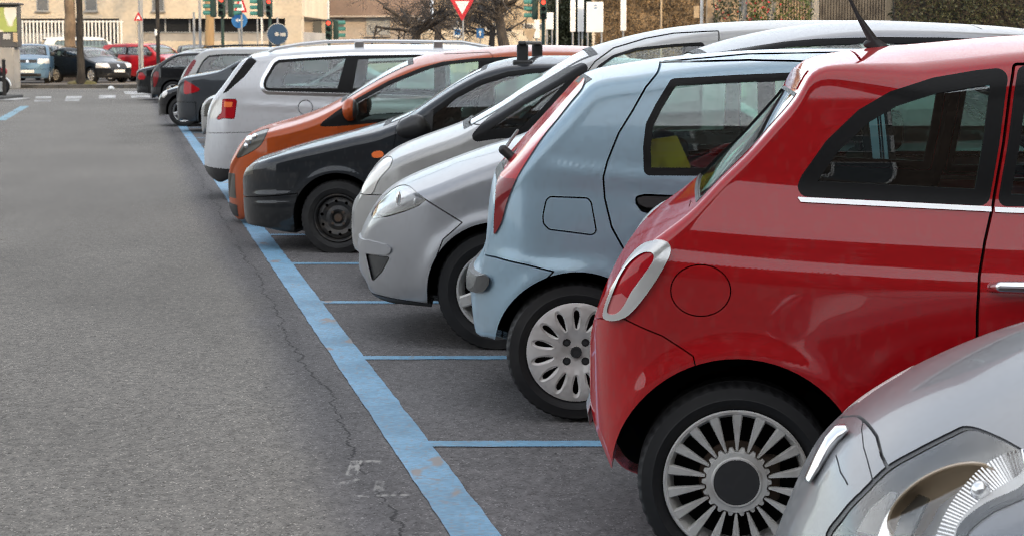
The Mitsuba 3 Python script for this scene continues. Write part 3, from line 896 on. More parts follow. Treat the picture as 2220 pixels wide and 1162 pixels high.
flap = cs([(x, z) for x, z in [(on(red, C, [(1519, 630)])[0][0] + 0.0865 * math.cos(t), on(red, C, [(1519, 630)])[0][1] + 0.0745 * math.sin(t)) for t in np.linspace(0, 2 * math.pi, 48, endpoint=False)]])
car.panel('fuel_flap', flap, 'paint_red', 'near', 0.0035)
bump = cs(on(red, C, [(1240, 700), (1300, 690), (1348, 688), (1436, 728), (1503, 772), (1520, 850), (1520, 1060), (1240, 1060)]), 0)
car.panel('rear_bumper', bump, 'paint_red', 'both', 0.004)
gate = cs([at(1200, 690, C), at(1395, 690, C), at(1420, 560, C), at(1485, 455, C), at(1500, 414, C), at(1522, 408, C), at(1400, 300, C), at(1200, 400, C)])
car.panel('tailgate', gate, 'paint_red', gap=0.002, region=box(-9, 9, -0.60, 0.60, 0, 9))
roofcut = at(1840, 111, C)[0]
car.shell = car.shell - (box(roofcut - 0.004, roofcut + 0.004, -0.55, 0.55, 1.3, 1.9))
hb = at(1722, 160, C + .35)
car.lamp('high_brake_lamp', cs([(hb[0] - .06, hb[1] - .035), (hb[0] + .02, hb[1] - .035), (hb[0] + .03, hb[1] + .02), (hb[0] - .06, hb[1] + .02)]), 'red_lens_dark', 'both', 0.003, -0.02, cut=False, region=box(-9, 9, -0.50, 0.50, 1, 2))
# handle, antenna
hx, hz = on(red, C, [(2150, 622)])[0]
for s in (-1, 1):
    yb = s * float(bh(np.array(hx + 0.1), np.array(hz)))
    yo = yb + s * 0.028
    hd = tube([(hx, yb, hz), (hx + 0.02, yo, hz + 0.004), (hx + 0.09, yo + s * 0.006, hz + 0.004), (hx + 0.17, yo, hz + 0.002), (hx + 0.19, yb, hz)], [0.014, 0.017, 0.018, 0.017, 0.014], 16)
    car.add('door_handle', hd, 'chrome', 40)
ax, az = at(1893, 103, C)
car.add('aerial', tube([(ax + 0.03, 0, az - 0.02), (ax, 0, az + 0.02), (ax - 0.05, 0, az + 0.10), (ax - 0.10, 0, az + 0.20)], [0.022, 0.016, 0.007, 0.004], 10) + m3.Manifold.batch_hull([m3.Manifold.sphere(0.02, 12).translate([ax + 0.05, 0, az - 0.02]), m3.Manifold.sphere(0.015, 12).translate([ax, 0, az + 0.02]), m3.Manifold.sphere(0.012, 12).translate([ax - 0.02, 0, az + 0.01])]), 'black_plastic', 40)
sp = at(1279, 870, C)
car.lamp('bumper_insert', cs(ats([(1255, 838), (1292, 842), (1300, 900), (1292, 915), (1255, 905)], C)), 'satin_chrome', 'both', 0.014, -0.02, cut=False, region=box(-9, 9, -0.45, 0.45, 0, 2))
car.finish('paint_red')
car.cabin(2.75, 1.95, 1.0, 0.6, material='cabin_dark')
car.wheel(whx, 0.292, 'fan18', 0.015, width=0.2, rim=0.735, z=whz)
car.wheel(fx, 0.292, 'fan18', 0.015, width=0.2, rim=0.735, z=whz)
frame()
# ------------------------------------------------------------------ the rest of the row
ROW = 'cars parked nose-in or tail-out along the blue line'


def rest(pts, more):
    return list(pts) + list(more)


# ---- light blue hatchback, tail out
D, W = 8.50, 0.83
C = D + W
top = ats([(1019, 602), (1022, 580), (1034, 562), (1048, 546), (1053, 528), (1056, 500), (1060, 440), (1065, 405), (1074, 368), (1100, 343), (1150, 288), (1205, 228), (1250, 178), (1266, 160), (1290, 150), (1340, 140), (1419, 128), (1559, 114), (1745, 106)], C)
top += [(1.75, 1.555), (2.08, 1.49), (2.45, 1.29), (2.75, 1.10), (3.1, 1.0), (3.42, 0.88), (3.6, 0.72), (3.65, 0.55), (3.65, 0.5)]
bot = ats([(1019, 602), (1026, 645), (1038, 700)], C) + ats([(1062, 748), (1090, 757)], D) + [(0.5, 0.16), (3.3, 0.15), (3.58, 0.28), (3.65, 0.5)]
wx, wz = at(1249, 763, D + 0.03)
fx = wx + 2.42
b = Body(top, bot, W, left=(0.32, 2.4), right=(0.6, 2.4), belt=0.98, soft=0.06, lean=0.08, curl=0.32, barrel=0.030, tuck=0.05,
         creases=[(ats([(1150, 360), (1300, 377), (1420, 388)], D) + [(3.0, 0.90)], 0.007, 0.025, 0.05), (ats([(1040, 556), (1200, 580), (1290, 600)], D), 0.012, 0.02, 0.12)],
         flares=[(wx, wz, 0.345, 0.016), (fx, wz, 0.345, 0.016)], crown=[(-.2, 0.03), (0.3, 0.03), (0.5, 0.045), (1.7, 0.045), (2.4, 0.09), (3.0, 0.05)], edge=[(-.2, 0.07), (0.4, 0.09), (3, 0.08)], n=170, k=44, sig=0.025)
car = Car('hatchback', 'pale blue hatchback with tall red tail lamps, directly behind the red one', b, placed(C), group=ROW)
car.wells([(wx, wz, 0.342), (fx, wz, 0.342)])
E = D + 0.09
win = cs(on(b, C, [(1396, 381), (1394, 320), (1400, 269), (1421, 227), (1455, 171), (1600, 163), (1717, 158), (1800, 154)]) + [(1.46, 1.46), (1.50, 1.03)], 0.015)
car.pane('rear_door_window', win.offset(-0.026, JR, 2, 16), 'glass', frame=0.026, inner=0.006)
win2 = cs([(1.57, 1.03), (1.53, 1.46), (1.85, 1.45), (2.2, 1.30), (2.55, 1.08), (2.55, 1.03)], 0.015)
car.pane('front_door_window', win2.offset(-0.02, JR, 2, 16), 'glass', frame=0.024, inner=0.006)
rec = cs(on(b, C, [(1378, 428), (1398, 423), (1468, 426), (1468, 466), (1420, 466), (1392, 458), (1380, 442)]), 0.014)
car.lamp('handle_recess', rec, 'liner', 'both', -0.014, -0.025)
car.lamp('door_handle', cs(on(b, C, [(1380, 430), (1398, 426), (1470, 428), (1470, 450), (1400, 450), (1384, 442)]), 0.008), 'black_plastic', 'both', 0.012, -0.004, cut=False)
dl = on(b, C, [(1432, 136), (1400, 190), (1372, 240), (1341, 290), (1317, 350), (1308, 385), (1311, 430), (1326, 493), (1358, 551), (1405, 610)])
dl[0] = on(b, C, [(1432, 136)])[0]
car.panel('rear_door', cs(dl + [(1.0, 0.30), (1.52, 0.30), (1.54, 0.95), (1.50, 1.50), (1.0, 1.51)], 0.0), 'paint_blue', gap=0.008)
car.panel('front_door', cs([(1.53, 0.30), (1.55, 0.95), (1.51, 1.50), (1.9, 1.49), (2.25, 1.32), (2.62, 1.08), (2.66, 0.6), (2.55, 0.30)], 0.01), 'paint_blue', gap=0.008)
lampc = cs(curve(on(b, C, [(1264, 170), (1258, 192), (1235, 220), (1207, 256), (1180, 290), (1150, 336), (1119, 388), (1098, 440), (1087, 480), (1073, 506), (1070, 500), (1071, 470), (1073, 439), (1076, 399), (1085, 376), (1098, 362), (1125, 328), (1155, 290), (1190, 250), (1225, 209), (1256, 177)]), 120, True))
low = lampc ^ cs([(-2, 0), (-2, on(b, C, [(1100, 386)])[0][1]), (2, on(b, C, [(1100, 386)])[0][1]), (2, 0)])
for s in ('near', 'far'):
    car.lamp('tail_lamp', lampc - low, 'red_lens', s, 0.006, -0.03, cut=False)
    k = car.lamp('tail_lamp', low, 'red_lens_dark', s, 0.008, -0.03, cut=False)
car.screen('rear_window', at(1082, 358, C), at(1255, 170, C), 0.56, 0.52, 'glass', 0.03)
flap = cs(on(b, C, [(1192, 427), (1274, 430), (1282, 440), (1293, 502), (1285, 510), (1190, 498), (1178, 485), (1177, 468), (1184, 435)]), 0.02)
car.panel('fuel_flap', flap, 'paint_blue', 'near', 0.006)
bump = cs(on(b, C, [(980, 545), (1050, 550), (1075, 558), (1140, 574), (1200, 589), (1150, 640), (1090, 720), (1085, 790), (980, 790)]))
car.panel('rear_bumper', bump, 'paint_blue', 'both', 0.007)
rub = cs(on(b, C, [(1000, 586), (1030, 584), (1050, 592), (1061, 600), (1060, 614), (1050, 628), (1034, 630), (1000, 622)]), 0.012)
car.lamp('bumper_strip', rub, 'black_plastic', 'both', 0.018, -0.015, cut=False)
car.groove(on(b, C, [(1440, 134), (1620, 118), (1900, 112)]), 0.006)
wpx, wpz = at(1108, 330, C)
car.add('wiper', tube([(wpx, 0.0, wpz - .02), (wpx - 0.035, 0.0, wpz + 0.01)], 0.022, 14) + tube([(wpx - 0.03, 0.0, wpz + .01), (wpx - 0.005, 0.20, wpz + 0.04), (wpx + 0.03, 0.38, wpz + 0.08)], 0.008, 8), 'black_plastic', 40)
car.finish('paint_blue', 'cabin_grey')
car.cabin(2.75, 1.75, 0.85, 0.52)
car.wheel(wx, 0.292, 'cap12', 0.015, z=wz, rim=0.705, material='hub_plastic')
car.wheel(fx, 0.292, 'cap12', 0.015, z=wz, rim=0.705, material='hub_plastic')
yb = on(b, C, [(1400, 312), (1478, 300), (1512, 374), (1415, 374)])
tag(put('board', tm(prism(cs(yb, 0.01), 0, 0.02).rotate([0, 0, 3]).translate([0.0, D + 0.24, 0])), 'yellow_board', False), 'yellow striped board leaning inside the rear window of the pale blue hatchback', 'board')

# ---- silver hatchback, nose in, headlamp towards the street
D, W = 10.58, 0.875
C = D + W
top = ats([(780, 535), (781, 515), (785, 498), (792, 480), (806, 455), (826, 424), (850, 403), (874, 388), (905, 374), (937, 361), (1000, 337), (1053, 318), (1110, 300), (1150, 285), (1200, 258), (1270, 218), (1350, 175), (1430, 137), (1512, 107), (1563, 90), (1632, 73), (1701, 60), (1804, 49), (1870, 46), (1942, 47), (2045, 51), (2217, 64)], C)
top += [(3.10, 1.55), (3.28, 1.3), (3.38, 1.0), (3.43, 0.7), (3.43, 0.55)]
bot = ats([(780, 535), (782, 575)], C) + ats([(786, 618), (796, 640), (850, 655)], D + .25) + [at(930, 668, D), (0.1, 0.155), (2.8, 0.16), (3.3, 0.26), (3.43, 0.55)]
wx, wz = at(1076, 630, D + 0.04)
fx = wx + 2.58
b = Body(top, bot, W, left=(0.62, 2.2), right=(0.5, 2.4), belt=[(-1, 0.86), (0.3, 0.95), (3, 1.05)], soft=0.05, lean=0.08, curl=0.32, barrel=0.02, tuck=0.05,
         creases=[(ats([(880, 418), (925, 385), (985, 362), (1062, 345)], D + .05) + [(0.6, 0.97), (2.8, 1.0)], 0.016, 0.05, 0.035), (ats([(960, 388), (1010, 372), (1062, 364)], D) + [(0.6, 0.88), (2.9, 0.92)], -0.012, 0.03, 0.04)],
         flares=[(wx, wz, 0.365, 0.018), (fx, wz, 0.365, 0.018)], crown=[(-.85, 0.06), (-.4, 0.07), (0.0, 0.06), (0.5, 0.10), (1.0, 0.06), (3, 0.05)], edge=[(-.85, 0.06), (0, 0.10), (0.8, 0.07), (1.5, 0.10)], n=170, k=44, sig=0.028)
car = Car('hatchback', 'silver hatchback parked nose out with an almond-shaped headlamp, between the two pale cars', b, placed(C), group=ROW)
car.wells([(wx, wz, 0.36), (fx, wz, 0.36)])
hl = cs(curve(on(b, C, [(806, 471), (813, 452), (829, 432), (851, 412), (874, 403), (893, 410), (920, 432), (906, 445), (874, 458), (838, 468)]), 60, True))
for s in ('near', 'far'):
    car.shell = car.shell - car.sides(hl.offset(0.003, JR, 2, 12), s)
    k = car.addm('headlamp', car.layer(-0.028, -0.045, car.sides(hl.offset(0.006, JR, 2, 12), s)), 'lamp_grey')
    car.addm('headlamp_lens', b.at(0.001) ^ car.sides(hl, s), 'glass_clear', 'out')
    car.addm('headlamp_housing', car.layer(-0.003, -0.04, car.sides(hl.offset(0.0025, JR, 2, 12) - hl.offset(-0.003, JR, 2, 12), s)), 'lamp_dark')
    sy = -1 if s == 'near' else 1
    for px, py, r in ((864, 431, 0.032), (901, 436, 0.016)):
        x, z = at(px, py, D + 0.16)
        y = sy * (float(b.half(np.array(x), np.array(z))) - 0.03)
        n = trimesh.creation.icosphere(2, r)
        n.apply_scale([0.4, 0.4, 1.2])
        n.apply_translation([x, y, z])
        car.add('headlamp_bulb', n, 'chrome', True)
vent = cs(on(b, C, [(794, 551), (844, 558), (826, 590), (808, 609)]), 0.006)
car.lamp('bumper_vent', vent, 'black_plastic', 'both', -0.012, -0.03)
bar = cs(on(b, C, [(760, 514), (800, 520), (838, 530), (848, 538), (846, 547), (838, 552), (800, 549), (760, 545)]), 0.010)
car.lamp('bumper_moulding', bar, 'paint_silver', 'both', 0.010, -0.01, cut=False)
lip = cs([(-1.2, 0.0), (-1.2, 0.262), (-.70, 0.25), (-.42, 0.235), (-.42, 0.0)])
car.lamp('bumper_lip', lip, 'black_plastic', 'both', 0.004, -0.02)
bump = cs(on(b, C, [(700, 474), (794, 473), (838, 470), (876, 459), (908, 446), (922, 433), (952, 452), (1002, 483), (960, 520), (930, 600), (936, 700), (700, 700)]))
car.panel('front_bumper', bump, 'paint_silver', 'both', 0.006)
bonnet = cs(ats([(700, 470), (806, 458), (830, 424), (860, 404), (900, 386), (1000, 345), (1200, 285), (1200, 180), (700, 180)], C - .1))
car.panel('bonnet', bonnet, 'paint_silver', gap=0.0012, region=box(-9, 9, -0.70, 0.70, 0.5, 3))
dloc = cs(on(b, C, [(1300, 225), (1420, 160), (1530, 118), (1639, 100), (1701, 91), (1770, 85), (1907, 81), (2038, 82), (2150, 86)]) + [(2.85, 1.50), (3.0, 1.2), (2.7, 1.1), (0.7, 1.02), (0.5, 1.06)], 0.03)
car.pane('side_window', dloc.offset(-0.02, JR, 2, 16), 'glass', frame=0.02, inner=0.012)
for x in (1.32, 2.28):
    for s in ('near', 'far'):
        car.addm('window_pillar', car.layer(-0.002, -0.02, car.sides(dloc ^ cs([(x - 0.05, 0), (x + 0.05, 0), (x + 0.02, 3), (x - 0.06, 3)]), s)), 'black_trim')
car.screen('windscreen', at(1160, 277, C), at(1500, 110, C), 0.66, 0.56, 'glass', 0.03)
car.groove(on(b, C, [(921, 432), (952, 452), (1002, 483)]), 0.006)
for x0, x1, nm in ((0.42, 1.32, 'front_door'), (1.33, 2.28, 'rear_door')):
    car.groove([(x0, 0.35), (x0 - .05, 0.9), (x0, 1.02)], 0.007)
    car.groove([(x1, 0.35), (x1, 1.02)], 0.007)
car.shell = car.shell - box(2.47, 2.478, -0.55, 0.55, 1.5, 1.9)
car.finish('paint_silver')
car.cabin(0.75, 1.55, 2.45, 0.62, face=-1)
car.wheel(wx, 0.316, 'five', 0.02, steer=-7, rim=0.66, z=wz, width=0.21)
car.wheel(fx, 0.316, 'five', 0.02, rim=0.66, z=wz, width=0.21)

# ---- silver people carrier, nose in
D, W = 12.9, 0.86
C = D + W
top = ats([(765, 455), (766, 438), (772, 426), (784, 416), (791, 397), (806, 369), (828, 342), (860, 319), (919, 294), (975, 274), (1006, 262), (1040, 243), (1077, 222), (1152, 174), (1215, 134), (1258, 110), (1304, 95), (1379, 75), (1460, 60), (1560, 50), (1700, 45), (1850, 45), (1960, 47)], C)
top += [(2.9, 1.70), (3.08, 1.5), (3.2, 1.1), (3.25, 0.8), (3.25, 0.55)]
bot = ats([(765, 455), (768, 490), (776, 530)], C) + [(-1.0, 0.24), (-0.8, 0.2), (2.9, 0.2), (3.2, 0.3), (3.25, 0.55)]
wx, wz = at(965, 560, D)[0], 0.31
fx = wx + 2.7
b = Body(top, bot, W, left=(0.5, 2.3), right=(0.35, 2.4), belt=[(-1, 0.92), (3, 1.02)], soft=0.05, lean=0.08, curl=0.32, barrel=0.025, tuck=0.05, flares=[(wx, wz, 0.36, 0.014)], crown=[(-1, 0.05), (0, 0.07), (0.3, 0.09), (1.2, 0.06), (3, 0.05)], edge=[(-1, 0.07), (0, 0.08), (1, 0.07), (3, 0.09)], n=140, k=36, sig=0.03)
car = Car('people_carrier', 'tall silver people carrier parked nose out with upright headlamp and large black-edged front quarter window', b, placed(C), group=ROW)
car.wells([(wx, wz, 0.355), (fx, wz, 0.355)])
E = D + .15
tri = cs(on(b, C, [(1026, 302), (1024, 293), (1045, 269), (1061, 255), (1127, 208), (1225, 152), (1284, 128), (1275, 150), (1235, 200), (1190, 250), (1140, 297), (1080, 300), (1032, 307)]), 0.008)
car.pane('quarter_window', tri.offset(-0.03, JR, 2, 16), 'glass', frame=0.034, inner=0.03)
lz = cs(on(b, C, [(1163, 266), (1174, 262), (1190, 262), (1202, 266), (1201, 270), (1195, 268), (1194, 275), (1190, 275), (1189, 269), (1183, 269), (1182, 275), (1178, 275), (1177, 268), (1168, 268)]))
car.addm('window_sticker', car.layer(0.004, -0.002, car.sides(lz, 'near')), 'sticker_white', None, 'small white lizard-shaped sticker')
fdw = cs(on(b, C, [(1240, 215), (1299, 142), (1329, 121), (1379, 105), (1460, 97), (1522, 93), (1527, 99), (1524, 130), (1519, 280), (1200, 292)]), 0.015)
car.pane('front_door_window', fdw.offset(-0.012, JR, 2, 16), 'glass', frame=0.014, inner=0.004)
rdw = cs([(1.32, 1.03), (1.36, 1.585), (2.2, 1.58), (2.15, 1.04)], 0.02)
car.pane('rear_door_window', rdw.offset(-0.012, JR, 2, 16), 'glass', frame=0.014, inner=0.004)
car.screen('windscreen', at(1012, 256, C), at(1270, 105, C), 0.62, 0.56, 'glass', 0.03)
dr1 = cs(on(b, C, [(1175, 300), (1235, 207), (1290, 134), (1330, 105), (1400, 84), (1460, 73), (1530, 69), (1557, 68), (1553, 300)]) + [(1.28, 0.32), (0.3, 0.32)], 0.0)
car.panel('front_door', dr1, 'paint_silver_warm', gap=0.008)
hl = cs(curve(on(b, C, [(785, 419), (790, 398), (805, 372), (828, 348), (843, 341), (850, 347), (843, 364), (822, 388), (809, 416), (802, 421)]), 50, True))
for s in ('near', 'far'):
    car.lamp('headlamp', hl, 'clear_lens', s, 0.004, -0.03)
bump = cs(on(b, C, [(700, 421), (784, 421), (812, 423), (900, 424), (900, 640), (700, 640)]))
car.panel('front_bumper', bump, 'paint_silver_warm', 'both', 0.006)
car.groove(on(b, C, [(1019, 268), (1075, 272), (1090, 320)]), 0.006)
car.finish('paint_silver_warm')
car.cabin(0.15, 0.95, 1.9, 0.66, face=-1)
x0, z0 = at(1005, 262, C)
for s in (-1, 1):
    car.add('wiper', tube([(x0 + .06, s * 0.05, z0 + .02), (x0 + 0.04, s * 0.35, z0 + 0.012), (x0 + .05, s * .55, z0 + .012)], 0.007, 8), 'black_plastic', 40)
car.wheel(wx, 0.31, 'seven', 0.02, z=wz)
car.wheel(fx, 0.31, 'seven', 0.02, z=wz)
xm, zm = on(b, C, [(1206, 268)])[0]
for s in (-1, 1):
    car.add('door_mirror', rbox(xm - .07, xm + .09, s * (W + 0.05) - .09, s * (W + .05) + .09, zm - .08, zm + .09, 0.06), 'paint_silver_warm', 40)

# ---- dark hatchback on black steel wheels with roof bars
D, W = 15.6, 0.85
frame(-6, -1.2, 15.6)
C = D + W
top = ats([(526, 432), (527, 405), (529, 382), (535, 367), (545, 357)], D + .6) + ats([(568, 342), (612, 325), (685, 303), (758, 284), (816, 268), (852, 256), (880, 243), (905, 231), (963, 193), (1026, 156), (1077, 134), (1127, 124), (1200, 121)], C)
top += [(0.9, 1.47), (1.3, 1.38), (1.7, 1.15), (1.95, 0.98), (2.04, 0.8), (2.04, 0.55)]
bot = ats([(526, 432), (532, 456), (540, 480)], D + .6) + ats([(556, 497), (640, 509)], D) + [(-1.2, 0.16), (1.7, 0.16), (2.0, 0.3), (2.04, 0.55)]
wx, wz = at(733, 473, D + 0.03)
fx = wx + 2.54
b = Body(top, bot, W, left=(0.5, 2.3), right=(0.4, 2.4), belt=[(-2.2, 0.80), (-1, 0.90), (1.6, 0.95)], soft=0.05, lean=0.08, curl=0.32, barrel=0.03, tuck=0.05, flares=[(wx, wz, 0.345, 0.013), (fx, wz, 0.345, 0.013)],
         creases=[(ats([(530, 425), (650, 420)], D), 0.012, 0.018, 0.03), (ats([(530, 444), (650, 440)], D), 0.012, 0.015, 0.018)],
         crown=[(-2, 0.05), (-1.2, 0.06), (-.8, 0.10), (0.0, 0.06), (2, 0.05)], edge=[(-2, 0.06), (-1, 0.09), (0, 0.09), (2, 0.08)], n=150, k=40, sig=0.025)
car = Car('hatchback', 'dark grey hatchback on black steel wheels with an orange side repeater and black roof bars', b, placed(C), group=ROW)
car.wells([(wx, wz, 0.345), (fx, wz, 0.345)])
E = D + .14
dl = cs(on(b, C, [(905, 290), (912, 268), (935, 240), (985, 204), (1040, 175), (1100, 156), (1160, 149), (1230, 146), (1320, 146)]) + [(1.15, 1.34), (1.45, 1.12), (1.2, 0.98), (0.0, 0.95), (-.7, 0.90)], 0.02)
car.pane('side_window', dl.offset(-0.025, JR, 2, 16), 'glass', frame=0.025, inner=0.012)
for s in ('near', 'far'):
    car.addm('window_pillar', car.layer(-0.002, -0.02, car.sides(dl ^ cs([(0.26, 0), (0.34, 0), (0.30, 3), (0.20, 3)]), s)), 'black_trim')
    car.addm('mirror_triangle', car.layer(0.003, -0.02, car.sides(cs(on(b, C, [(900, 296), (912, 266), (930, 245), (940, 238), (936, 300)]), 0.004), s)), 'black_plastic')
car.screen('windscreen', at(862, 255, C), at(1060, 142, C), 0.62, 0.55, 'glass', 0.03)
car.groove(on(b, C, [(871, 256), (857, 298), (852, 330), (850, 400)]), 0.008)
car.groove(on(b, C, [(560, 427), (640, 422)]), 0.006)
car.lamp('side_repeater', cs(curve(on(b, C, [(806, 336), (812, 329), (826, 328), (832, 334), (828, 341), (812, 343)]), 30, True)), 'amber_lens', 'both', 0.012, -0.01, cut=False)
bump = cs(on(b, C, [(480, 427), (560, 427), (645, 420), (640, 540), (480, 540)]))
car.panel('front_bumper', bump, 'paint_dark', 'both', 0.006)
car.lamp('headlamp', cs(on(b, C, [(520, 372), (545, 360), (560, 352), (566, 372), (540, 380), (520, 384)])), 'lamp_dark', 'both', 0.002, -0.02, cut=False, region=box(-9, 9, -.72, .72, 0, 2))
car.finish('paint_dark')
car.cabin(-0.75, 0.0, 0.95, 0.5, face=-1)
xm, zm = on(b, C, [(890, 273)])[0]
for s in (-1, 1):
    car.add('door_mirror', m3.Manifold.batch_hull([m3.Manifold.sphere(q, 16).translate([xm + x, s * (W - .02 + y), zm + z]) for x, y, z, q in ((0.03, 0.0, -0.06, 0.04), (-.02, 0.12, -0.02, 0.07), (0.06, 0.10, 0.0, 0.09), (0.09, 0.02, -0.03, 0.07))]), 'black_plastic', 40)
xr, zr = at(1150, 124, C)
car.add('roof_bar', rbox(xr - .03, xr + .03, -0.68, 0.68, zr + .095, zr + .122, .01), 'grey_plastic', 30)
for s in (-1, 1):
    car.add('roof_bar_foot', rbox(xr - .075, xr + .075, s * .60 - .04, s * .60 + .04, zr - .07, zr - .02, 0.015) + rbox(xr - .045, xr + .04, s * .60 - .03, s * .60 + .03, zr - .05, zr + .098, 0.012), 'black_plastic', 30)
car.wheel(wx, 0.290, 'steel', 0.02, z=wz, rim=0.63)
car.wheel(fx, 0.290, 'steel', 0.02, z=wz, rim=0.63)

frame()

# ---- orange hatchback, nose in
D, W = 17.8, 0.84
C = D + W
top = ats([(499, 443), (502, 420), (502, 385), (506, 347), (520, 320), (541, 292), (560, 279), (585, 270), (642, 254), (692, 237), (743, 212), (793, 180), (844, 150), (894, 127), (944, 115), (1000, 108), (1066, 102), (1127, 98), (1253, 100)], C)
top += [(0.95, 1.52), (1.2, 1.3), (1.33, 0.95), (1.35, 0.6)]
bot = ats([(499, 443), (508, 455), (530, 470)], C) + [(-2.1, 0.2), (1.0, 0.2), (1.3, 0.3), (1.35, 0.6)]
wx, wz = at(640, 440, D)[0], 0.29
fx = wx + 2.5
b = Body(top, bot, W, left=(0.6, 2.2), right=(0.4, 2.4), belt=[(-2.5, 0.80), (-1, 0.92), (1.3, 1.0)], soft=0.05, lean=0.08, curl=0.32, barrel=0.02, tuck=0.05, crown=[(-2.5, 0.05), (-1.5, 0.07), (-1, 0.09), (0, 0.055), (1.3, 0.05)], edge=[(-2.5, 0.06), (-1, 0.09), (1, 0.08)], n=130, k=34, sig=0.03)
car = Car('hatchback', 'orange hatchback parked nose out with a sloping front, between silver estate and dark hatchback', b, placed(C), group=ROW)
car.wells([(wx, wz, 0.34), (fx, wz, 0.34)])
E = D + .12
dl = cs(on(b, C, [(690, 275), (700, 265), (732, 241), (777, 213), (844, 176), (914, 148), (960, 135), (1030, 128), (1100, 124), (1200, 122), (1290, 124)]) + [(0.98, 1.2), (0.9, 1.03)] + on(b, C, [(1000, 262), (821, 266), (733, 274)]), 0.012)
car.pane('side_window', dl.offset(-0.02, JR, 2, 16), 'glass', frame=0.022, inner=0.008)
for s in ('near', 'far'):
    car.addm('window_pillar', car.layer(-0.001, -0.02, car.sides(dl ^ cs(on(b, C, [(1039, 60), (1073, 60), (1068, 300), (1034, 300)])), s)), 'black_trim')
    car.addm('window_pillar', car.layer(-0.001, -0.02, car.sides(dl ^ cs(on(b, C, [(733, 200), (738, 200), (738, 300), (733, 300)])), s)), 'black_trim')
    car.addm('mirror_triangle', car.layer(0.001, -0.02, car.sides(dl ^ cs(on(b, C, [(680, 200), (772, 200), (776, 300), (680, 300)])), s)), 'black_trim')
car.screen('windscreen', at(752, 204, C), at(890, 128, C), 0.60, 0.54, 'glass', 0.03)
hl = cs(curve(on(b, C, [(514, 342), (525, 318), (539, 300), (556, 288), (582, 282), (566, 313), (540, 332)]), 50, True))
for s in ('near', 'far'):
    car.lamp('headlamp', hl, 'lamp_dark', s, 0.002, -0.03)
    sy = -1 if s == 'near' else 1
    for px, py, r in ((545, 304, .045), (556, 296, .03), (538, 316, .03)):
        x, z = at(px, py, D + .2)
        n = trimesh.creation.icosphere(2, r)
        n.apply_translation([x, sy * (float(b.half(np.array(x), np.array(z))) - r * .55), z])
        car.add('headlamp_bulb', n, 'chrome', True)
car.lamp('grille', cs(ats([(490, 372), (520, 372), (522, 425), (490, 425)], C - .2)), 'lamp_dark', 'both', 0.003, -0.02, cut=False, region=box(-9, 9, -.62, .62, 0, 2))
car.lamp('lower_grille', cs(ats([(480, 432), (530, 436), (530, 462), (480, 460)], C)), 'black_plastic', 'both', 0.003, -0.02, cut=False, region=box(-9, 9, -.6, .6, 0, 2))
car.groove(on(b, C, [(733, 272), (735, 330), (745, 420)]), 0.006)
car.groove(on(b, C, [(963, 118), (1060, 114), (1068, 122), (1070, 260)]), 0.006)
car.finish('paint_orange')
car.cabin(-1.35, -0.45, 0.45, 0.58, face=-1)
xm, zm = on(b, C, [(760, 238)])[0]
for s in (-1, 1):
    y = s * (W + .02)
    car.add('door_mirror', m3.Manifold.sphere(1, 24).scale([0.07, 0.11, 0.10]).translate([xm, y, zm]) - box(xm + .03, xm + 1, -9, 9, 0, 3), 'paint_orange', 40)
    car.add('mirror_glass', m3.Manifold.sphere(1, 24).scale([0.04, 0.10, 0.09]).translate([xm + .03, y, zm]), 'black_plastic', 40)
car.wheel(wx, 0.29, 'six', 0.02, z=wz)
car.wheel(fx, 0.29, 'six', 0.02, z=wz)

# ---- silver estate, tail out
D, W = 20.9, 0.90
C = D + W
top = ats([(449, 340), (452, 318), (461, 290), (465, 262), (468, 232), (478, 207), (505, 172), (530, 136), (543, 121), (556, 117), (584, 112), (640, 105), (705, 100), (800, 97), (1000, 98)], C)
top += [(-.1, 1.53), (0.25, 1.42), (0.75, 1.1), (1.2, 0.95), (1.45, 0.8), (1.55, 0.6)]
bot = ats([(449, 340), (453, 357), (465, 368), (500, 386)], C) + [(-2.9, 0.22), (1.2, 0.2), (1.5, 0.3), (1.55, 0.6)]
wx, wz = at(640, 380, D)[0] - .1, 0.31
fx = wx + 2.7
b = Body(top, bot, W, left=(0.42, 2.4), right=(0.6, 2.4), belt=[(-3, 0.97), (1, 0.97)], soft=0.05, lean=0.08, curl=0.32, barrel=0.025, tuck=0.05, creases=[(ats([(510, 230), (700, 236), (1000, 240)], D) + [(1, 0.86)], 0.010, 0.04, 0.02)],
         flares=[(wx, wz, 0.36, 0.014)], crown=[(-3.2, 0.04), (-2.6, 0.05), (0, 0.05), (0.5, 0.09), (1.2, 0.06)], edge=[(-3.2, 0.07), (-2, 0.08), (1, 0.08)], n=140, k=38, sig=0.025)
car = Car('estate_car', 'silver estate with roof rails and a red and orange tail lamp, rear towards the street', b, placed(C), group=ROW)
car.wells([(wx, wz, 0.355), (fx, wz, 0.355)])
E = D + .12
w1 = cs(on(b, C, [(571, 184), (574, 172), (594, 138), (604, 131), (660, 127), (756, 122), (734, 202), (650, 200), (582, 198), (574, 194)]), 0.02)
w2 = cs(on(b, C, [(758, 203), (772, 124), (905, 120), (980, 121)]) + [(0.15, 1.40), (0.45, 1.18), (0.6, 1.02)], 0.02)
car.pane('rear_quarter_window', w1.offset(-0.02, JR, 2, 16), 'glass_tint', frame=0.02, inner=0.004)
car.pane('door_window', w2.offset(-0.02, JR, 2, 16), 'glass', frame=0.02, inner=0.004)
for x in (-0.72, 0.0):
    for s in ('near', 'far'):
        car.addm('window_pillar', car.layer(-0.001, -0.02, car.sides(w2 ^ cs([(x - .06, 0), (x + .06, 0), (x + .02, 3), (x - .08, 3)]), s)), 'black_trim')
